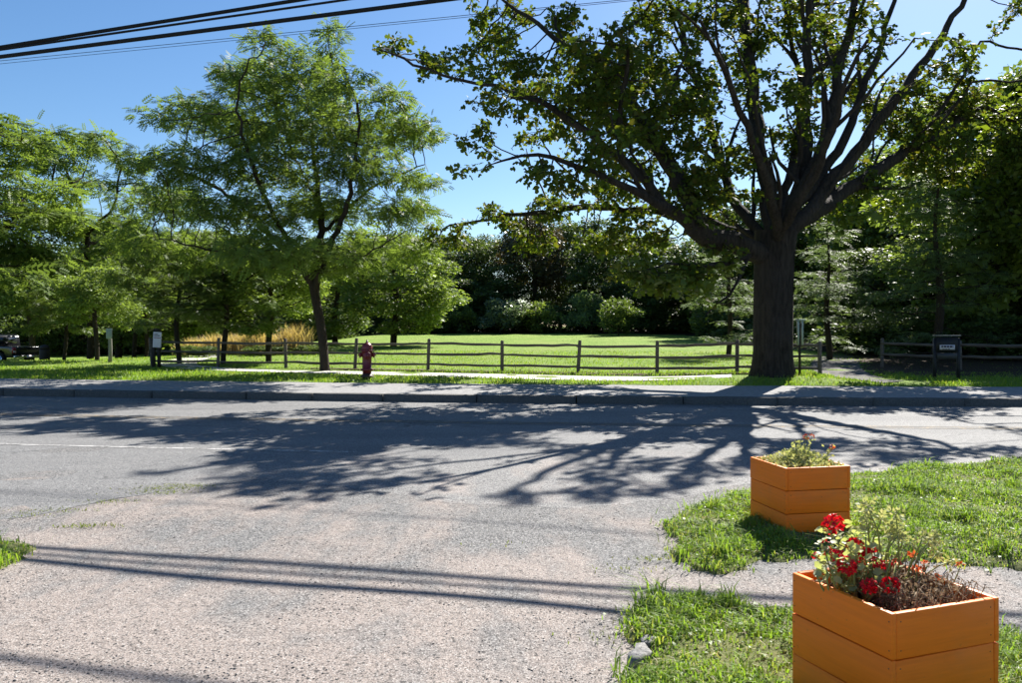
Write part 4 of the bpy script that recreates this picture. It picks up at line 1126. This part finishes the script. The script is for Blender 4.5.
# local frame: +y forward, x right; rear bumper at y = 0
def extr(prof, x0, x1):     # side profile (y, z) pushed across x
    n = len(prof); V = [(x0, a, b) for a, b in prof] + [(x1, a, b) for a, b in prof]
    F4 = np.array([[i, (i + 1) % n, n + (i + 1) % n, n + i] for i in range(n)])
    return MB().add(V, [F4, np.arange(n)[::-1][None], (np.arange(n) + n)[None]])
bed = obj('bed', extr([(.12, .45), (.12, 1.08), (2.1, 1.10), (2.1, .5), (1.75, .45), (1.62, .72), (1.38, .85), (1.05, .85), (.82, .72), (.7, .45)], -.95, .95), M['black_paint'], t); bevel(bed, .04)
cab = obj('cab', extr([(2.12, .45), (2.12, 1.12), (2.25, 1.70), (2.5, 1.80), (3.6, 1.78), (4.3, 1.16), (5.5, 1.08), (5.62, .9), (5.62, .45)], -.95, .95), M['black_paint'], t); bevel(cab, .06)
obj('rear_window', MB().box((0, 2.17, 1.42), (1.45, .05, .40)), M['glass'], cab)
for s in (-1, 1):
    obj('side_window', MB().box((s * .945, 3.0, 1.42), (.03, 1.2, .38)), M['glass'], cab)
    tl = obj('tail_light', MB().box((s * .85, .10, .88), (.2, .08, .36)), M['tail'], t)
    obj('reverse_lens', MB().box((s * .85, .055, .80), (.15, .03, .09)), M['sign_white'], tl)
    for wy in (1.22, 4.75):
        wh = obj('wheel', MB().lathe([(.20, -.1), (.34, -.11), (.37, -.06), (.37, .06), (.34, .11), (.20, .1)], 20, (s * .86, wy, .37), 'x'), M['rubber'], t)
        obj('rim', MB().lathe([(.0, -.08), (.2, -.09), (.21, .09), (.0, .08)], 14, (s * .875, wy, .37), 'x'), M['chrome'], wh)
tg = obj('tailgate', MB().box((0, .09, .80), (1.46, .06, .52)), M['black_paint'], t); bevel(tg, .02)
obj('handle', MB().box((0, .05, .96), (.22, .03, .07)), M['rubber'], tg)
for s in (-.55, .55): bevel(obj('bumper', MB().box((s, .0, .50), (.72, .14, .14)), M['chrome'], t), .03)
obj('number_plate', MB().box((0.0, -.02, .50), (.30, .03, .16)), M['sign_white'], t)
bp = at(44.5, 45.5)
t = thing('trash_barrel', 'dark rounded barrel standing beside the parked pickup', 'barrel', bp)
obj('drum', MB().lathe([(.24, -.05), (.27, .2), (.28, .55), (.27, .85), (.25, .95)], 16), M['bin'], t)
obj('lid', MB().lathe([(.27, .95), (.26, 1.05), (.18, 1.15), (.06, 1.19), (.0, 1.19)], 16), M['bin'], t)

# ------------------------------------------------------------------ planters
def planter(label, F, Rr, Lc, h, seedv):
    F, Rr, Lc = np.array(F), np.array(Rr), np.array(Lc)
    ux = (Rr - F) / np.linalg.norm(Rr - F); ang = math.atan2(ux[1], ux[0])
    wd = .555; c = F + .5 * wd * ux + .5 * wd * np.array([-ux[1], ux[0]])
    t = thing('planter_box', label, 'planter', (c[0], c[1], .03), ang)
    th, k = .024, 3; bh = (h - .0) / k
    for i in range(k):
        for side in range(4):
            L = wd if side % 2 else wd - 2 * th - .001
            mb = MB().box((0, 0, 0), (L, th, bh - .004))
            o = obj('plank', mb, M['orange'], t); bevel(o, .0035, 2)
            a = side * math.pi / 2
            r_ = wd / 2 - th / 2 + rng.normal(0, .0012)
            o.location = (r_ * math.sin(a), -r_ * math.cos(a), bh * (i + .5)); o.rotation_euler = (rng.normal(0, .006), rng.normal(0, .004), a)
            if side % 2 or side == 0:
                for sx in (-1, 1):
                    for zo in (-.055, .055):
                        s = obj('screw', MB().lathe([(.0028, .0), (.0028, -.0006 - th / 2), (.0, -.0006 - th / 2)][::-1], 8, (sx * (L / 2 - (.013 if side % 2 else -.0 + .02)), 0, zo), 'y'), M['screw'], o)
    # soil
    st = np.linspace(-.5, .5, 15) * (wd - 2 * th - .004); sx, sy = np.meshgrid(st, st)
    z = h - .075 + .012 * fbm(sx * 9, sy * 9, 2.2, seedv); n_ = 15
    i_ = np.arange(n_ - 1)[:, None] * n_; j_ = np.arange(n_ - 1)[None]
    obj('soil', MB().add(np.stack([sx, sy, z], -1), np.stack([i_ + j_, i_ + j_ + 1, i_ + n_ + j_ + 1, i_ + n_ + j_], -1).reshape(-1, 4)), M['soil'], t, smooth=True)
    return c, ang
HB = .536
cN, aN_ = planter('orange wooden planter box holding red geraniums', (1.437, 3.0), (1.967, 3.194), (1.272, 3.52), HB, 2)
cF, aF_ = planter('orange wooden planter box holding pale dried plants, close to the road', (2.11, 6.11), (2.67, 6.22), (2.045, 6.64), HB, 4)

M['ger_leaf'] = leaf_mat('geranium_leaf', [(.10, .16, .04), (.17, .24, .07), (.34, .36, .20), (.13, .20, .05), (.28, .32, .13)], .4, (1.3, 1.3, .6), .5, .4, 9)
M['ger_stem'] = simple('geranium_stem', (.22, .25, .07), .6, .3)
M['petal'] = leaf_mat('red_petal', [(.50, .006, .018), (.62, .012, .03), (.42, .004, .012)], .4, (1.3, .9, .9), .5, .3, 9)
M['petal_old'] = leaf_mat('faded_orange_petal', [(.55, .12, .03), (.50, .18, .07), (.45, .09, .03)], .35, (1.2, 1, .8), .6, .2, 9)
M['dry'] = leaf_mat('dry_stalk', [(.26, .18, .11), (.40, .31, .20), (.14, .085, .05), (.50, .42, .30)], .25, (1, 1, .9), .8, .2, 6)
M['pale_leaf'] = leaf_mat('pale_dried_leaf', [(.36, .35, .17), (.46, .44, .25), (.24, .28, .11), (.52, .46, .32)], .4, (1.2, 1.15, .7), .6, .3, 9)

def disc_leaf(n=9, cup=.18):
    V = [(0, .08, -.03)]
    for i in range(n):
        a = -math.pi / 2 + .35 + (2 * math.pi - .7) * i / (n - 1); r = 1 + (.07 if i % 2 else -.05)
        V.append((.5 * r * math.cos(a), .5 * r * math.sin(a) + .5, cup * (.6 if i % 2 else .95)))
    F = [[0, i, i + 1] for i in range(1, n)]
    return np.array(V), [np.array(F)]
DISC = disc_leaf()
gl = leaves(DISC, np.zeros((1, 3)), np.array([[0, 1., 0]]), np.array([[0, 0, 1.]]), np.ones(1)).mesh('leaf'); gl.materials.append(M['ger_leaf'])
def flower_mesh(nfl, r, mat, pet=.018):
    n = nfl * 5; c = unit(rng.normal(size=(nfl, 3)) + [0, 0, .35]) * r * rng.uniform(.75, 1.05, (nfl, 1)); c[:, 2] *= .8
    out = np.repeat(unit(c), 5, 0); tang = unit(np.cross(out, rng.normal(size=(n, 3))))
    V = leaves(OVAL, np.repeat(c, 5, 0), tang * 1.0 + out * .35, out, pet * rng.uniform(.9, 1.3, n))
    me = V.mesh('flower_head'); me.materials.append(mat); return me
def w2l(t, v):
    return np.array(t.matrix_basis.inverted() @ Vector(v))
def plant_thing(name, label, cat, c, z): return thing(name, label, cat, (c[0], c[1], z))
SOIL = .03 + HB - .075
# geranium
t = plant_thing('geranium', 'geranium with clusters of red flowers in the front planter', 'flower plant', (1.47, 3.36), SOIL)
O = np.array(t.location)
heads = [(834, 524, 3.42, .042), (855, 546, 3.40, .036), (870, 552, 3.42, .036), (838, 556, 3.36, .03), (846, 566, 3.30, .04), (870, 586, 3.24, .034), (890, 585, 3.20, .036), (815, 556, 3.50, .018), (828, 552, 3.44, .02), (896, 563, 3.40, .022), (858, 562, 3.36, .028), (826, 545, 3.46, .022), (880, 566, 3.34, .026)]
for (px, py, d, r) in heads:
    v = np.array(P(px, py, d)) - O
    foot = np.array([rng.uniform(-.10, .12), rng.uniform(-.08, .08), -.02])
    mid = foot * .4 + v * .6 + rng.normal(0, .015, 3) + np.array([0, 0, .02])
    st = obj('stem', MB().tube(np.array([foot, (foot + mid) / 2 + rng.normal(0, .01, 3), mid, v]), [.006, .0055, .005, .004], 6), M['ger_stem'], t, smooth=True)
    o = link('flower_head', flower_mesh(18 if r > .025 else 7, r * .95, M['petal'], r * .55), None, t, tuple(v))
for i in range(260):
    a = rng.uniform(0, 6.28); q = rng.random() ** .5
    base = np.array(P(np.clip(rng.normal(850, 20), 822, 905), np.clip(rng.normal(562, 19), 518, 600), rng.uniform(3.26, 3.55))) - O
    if base[2] < .02: base[2] = rng.uniform(.02, .08)
    o = link('leaf', gl, None, t, tuple(base)); s = rng.uniform(.018, .042); o.scale = (s, s, s)
    o.rotation_euler = (rng.normal(.2, .55), rng.normal(0, .55), a)
for i in range(26):
    v = np.array(P(rng.normal(850, 18), rng.normal(568, 14), rng.uniform(3.25, 3.5))) - O
    f0 = np.array([v[0] * .5, v[1] * .5, -.02]); obj('stem', MB().tube([f0, (f0 + v) / 2 + rng.normal(0, .012, 3), v], [.0045, .004, .003], 5), M['ger_stem'], t)
# tall pale seed heads and yellow stalks behind
t = plant_thing('seeding_plant', 'straggly pale plant with yellow stalks and seed heads in the front planter', 'plant', (1.62, 3.45), SOIL)
O = np.array(t.location)
tm1 = []
for (px, py) in ((862, 512), (872, 508), (880, 518), (868, 522), (893, 516), (897, 525), (920, 530), (935, 546), (912, 542), (928, 538), (945, 548), (905, 528), (953, 560), (885, 530), (900, 535)):
    v = np.array(P(px + rng.normal(0, 3), py + rng.normal(0, 3), rng.uniform(3.35, 3.6))) - O
    f0 = np.array([v[0] * .35 + rng.normal(0, .03), v[1] * .4, -.02]); m_ = f0 * .35 + v * .65 + np.array([rng.normal(0, .02), 0, .03])
    st = obj('stalk', MB().tube([f0, (f0 + m_) / 2 + rng.normal(0, .008, 3), m_, v], [.0045, .004, .0035, .0025], 6), M['ger_stem'], t, smooth=True)
    n = 44; pos = unit(rng.normal(size=(n, 3))) * rng.uniform(.004, .036, (n, 1)) * [1, 1, .8]
    o = obj('seed_head', leaves(OVAL, pos, unit(pos) + rng.normal(0, .4, (n, 3)), rng.normal(size=(n, 3)), rng.uniform(.014, .03, n)), M['pale_leaf'], t, tuple(v))
for (px, py, d) in ((913, 554, 3.45), (917, 569, 3.35), (961, 566, 3.5), (940, 577, 3.4), (925, 565, 3.4)):
    v = np.array(P(px, py, d)) - O
    link('faded_flower', flower_mesh(5, .014, M['petal_old'], .016), None, t, tuple(v))
    f0 = np.array([v[0] * .8, v[1] * .8, -.02]); obj('stalk', MB().tube([f0, (f0 + v) / 2 + rng.normal(0, .01, 3), v], [.003, .003, .002], 5), M['ger_stem'], t)
# dried tangle
def tangle(name, label, c, z, ext, n, hh, ang, mat='dry'):
    t = plant_thing(name, label, 'plant', c, z); t.rotation_euler.z = ang
    mb = MB()
    for i in range(n):
        f0 = np.array([rng.uniform(-1, 1) * ext[0], rng.uniform(-1, 1) * ext[1], -.02])
        a = rng.uniform(0, 6.28); L = rng.uniform(.05, .15); up = rng.uniform(.1, 1) * hh
        p1 = f0 + [math.cos(a) * L * .4, math.sin(a) * L * .4, up + .02]; p2 = f0 + [math.cos(a + .5) * L * .9, math.sin(a + .5) * L * .9, up * rng.uniform(.3, 1.1) + .01]
        p1[:2] = np.clip(p1[:2], -.25, .25); p2[:2] = np.clip(p2[:2], -.262, .262)
        mb.tube([f0, (f0 + p1) / 2 + rng.normal(0, .006, 3), p1, p2], [.0022, .002, .0018, .001], 4)
    o = obj('stalks', mb, M[mat], t); o['kind'] = 'stuff'
    k = n * 3; pos = np.stack([rng.uniform(-1, 1, k) * ext[0], rng.uniform(-1, 1, k) * ext[1], rng.random(k) ** 1.6 * hh], -1)
    o = obj('dry_leaves', leaves(OVAL, pos, rng.normal(size=(k, 3)), rng.normal(size=(k, 3)), rng.uniform(.008, .026, k)), M[mat], t); o['kind'] = 'stuff'
    return t
ux = np.array([math.cos(aN_), math.sin(aN_)]); uy = np.array([-ux[1], ux[0]])
tangle('dried_plant', 'tangle of brown dried stalks in the front planter', cN + .06 * ux - .0 * uy, SOIL, (.19, .23), 520, .135, aN_)
t = tangle('dried_plant', 'low mound of pale dried foliage in the planter by the road', cF, SOIL, (.23, .23), 260, .10, aF_, 'pale_leaf')
k = 1700
v = rng.normal(size=(k, 3)) * [.14, .14, .0]; v[:, :2] = np.clip(v[:, :2], -.24, .24); v[:, 2] = (.05 + .12 * np.exp(-(v[:, 0] ** 2 + v[:, 1] ** 2) / .03)) * rng.random(k) ** .5 + .02
obj('leaf_mound', leaves(OVAL, v, rng.normal(size=(k, 3)) + [0, 0, .4], rng.normal(size=(k, 3)), rng.uniform(.018, .042, k)), M['pale_leaf'], t)['kind'] = 'stuff'
t = plant_thing('marigold', 'thin stems with small orange flowers in the planter by the road', 'flower plant', cF, SOIL); O = np.array(t.location)
for (px, py, d, r) in ((806, 437, 6.4, .03), (832, 447, 6.45, .024), (812, 436, 6.5, .02), (828, 452, 6.4, .018), (797, 441, 6.45, .018)):
    v = np.array(P(px, py, d)) - O; f0 = np.array([v[0] * .6, v[1] * .6, -.02])
    obj('stem', MB().tube([f0, (f0 + v) / 2 + rng.normal(0, .012, 3), v], [.004, .004, .003], 5), M['ger_stem'], t)
    link('flower_head', flower_mesh(6, r * .7, M['petal_old'] if r > .019 else M['pale_leaf'], r * .7), None, t, tuple(v))
    n = 24; pos = f0 + (v - f0) * rng.uniform(.3, 1, (n, 1)) + rng.normal(0, .02, (n, 3))
    obj('small_leaves', leaves(OVAL, pos, rng.normal(size=(n, 3)), rng.normal(size=(n, 3)), rng.uniform(.02, .035, n)), M['pale_leaf'], t)['kind'] = 'stuff'

# ------------------------------------------------------------------ flat stones in the grass edge
def stone(px, py, rx, ry, hz, label, ang):
    g = G0(px, py); n = 9
    a = np.linspace(0, 2 * math.pi, n, endpoint=False); rr = rng.uniform(.65, 1.2, n)
    V, k = [], 0
    for (f, z) in ((1.0, -.05), (1.0, hz * .55), (.86, hz), (.4, hz * 1.06)):
        for i in range(n): V.append((rx * f * rr[i] * math.cos(a[i]) + rng.normal(0, .008), ry * f * rr[i] * math.sin(a[i]) + rng.normal(0, .004), z + rng.normal(0, .004)))
    F = [[l * n + i, l * n + (i + 1) % n, (l + 1) * n + (i + 1) % n, (l + 1) * n + i] for l in range(3) for i in range(n)]
    o = obj('flat_stone', MB().add(V, [np.array(F), (np.arange(n) + 3 * n)[None]]), M['stone'], None, (g[0], g[1], .012)); o.rotation_euler.z = ang
    tag(o, label, 'stone', 'stones set along the grass edge')
stone(640, 660, .11, .06, .032, 'long pale flat stone at the edge of the tufted grass', R(70))
stone(648, 645, .09, .055, .026, 'cracked pale slab piece between the other edging stones', R(55))
stone(663, 632, .11, .05, .034, 'small pale flat stone tucked into the tufted grass', R(35))
stone(724, 564, .09, .035, .022, 'low pale stone at the grass edge by the road planter', R(10))

# ------------------------------------------------------------------ overhead cables
def cable(name, label, left, right, H, r, group):
    """cable at heights H through two pixels of the photograph, carried on both ways past the frame"""
    D = [(hh - EYE) * FPX / (HY - py) for hh, (_, py) in zip(H, (left, right))]
    a, b = (np.array(P(px, py, d)) for (px, py), d in zip((left, right), D))
    t = np.linspace(-3, 4, 61)[:, None]
    q = a + (b - a) * t
    tag(obj(name, MB().tube(q, r, 7), M['cable'], None), label, 'cable', group)
CG = 'overhead cables crossing the road'
cable('overhead_cable', 'thick upper overhead cable running above the others', (0, 47.5), (300, 0), (7.15, 7.9), .036, CG)
cable('overhead_cable', 'overhead cable lashed close under the thick upper one', (0, 50), (345, 0), (6.95, 7.6), .022, CG)
cable('overhead_cable', 'thick lowest heavy cable reaching into the maple', (0, 57), (444, 0), (6.8, 7.2), .038, CG)
cable('overhead_cable', 'thin wires strung below the heavy cables', (0, 61), (470, 15), (8.0, 8.0), .006, CG)
cable('overhead_cable', 'thin wires strung below the heavy cables', (0, 64), (470, 17), (8.0, 8.0), .005, CG)
cable('overhead_cable', 'highest cable of the line, whose shade crosses the gravel', (0, -15), (300, -65), (8.9, 9.25), .03, CG)
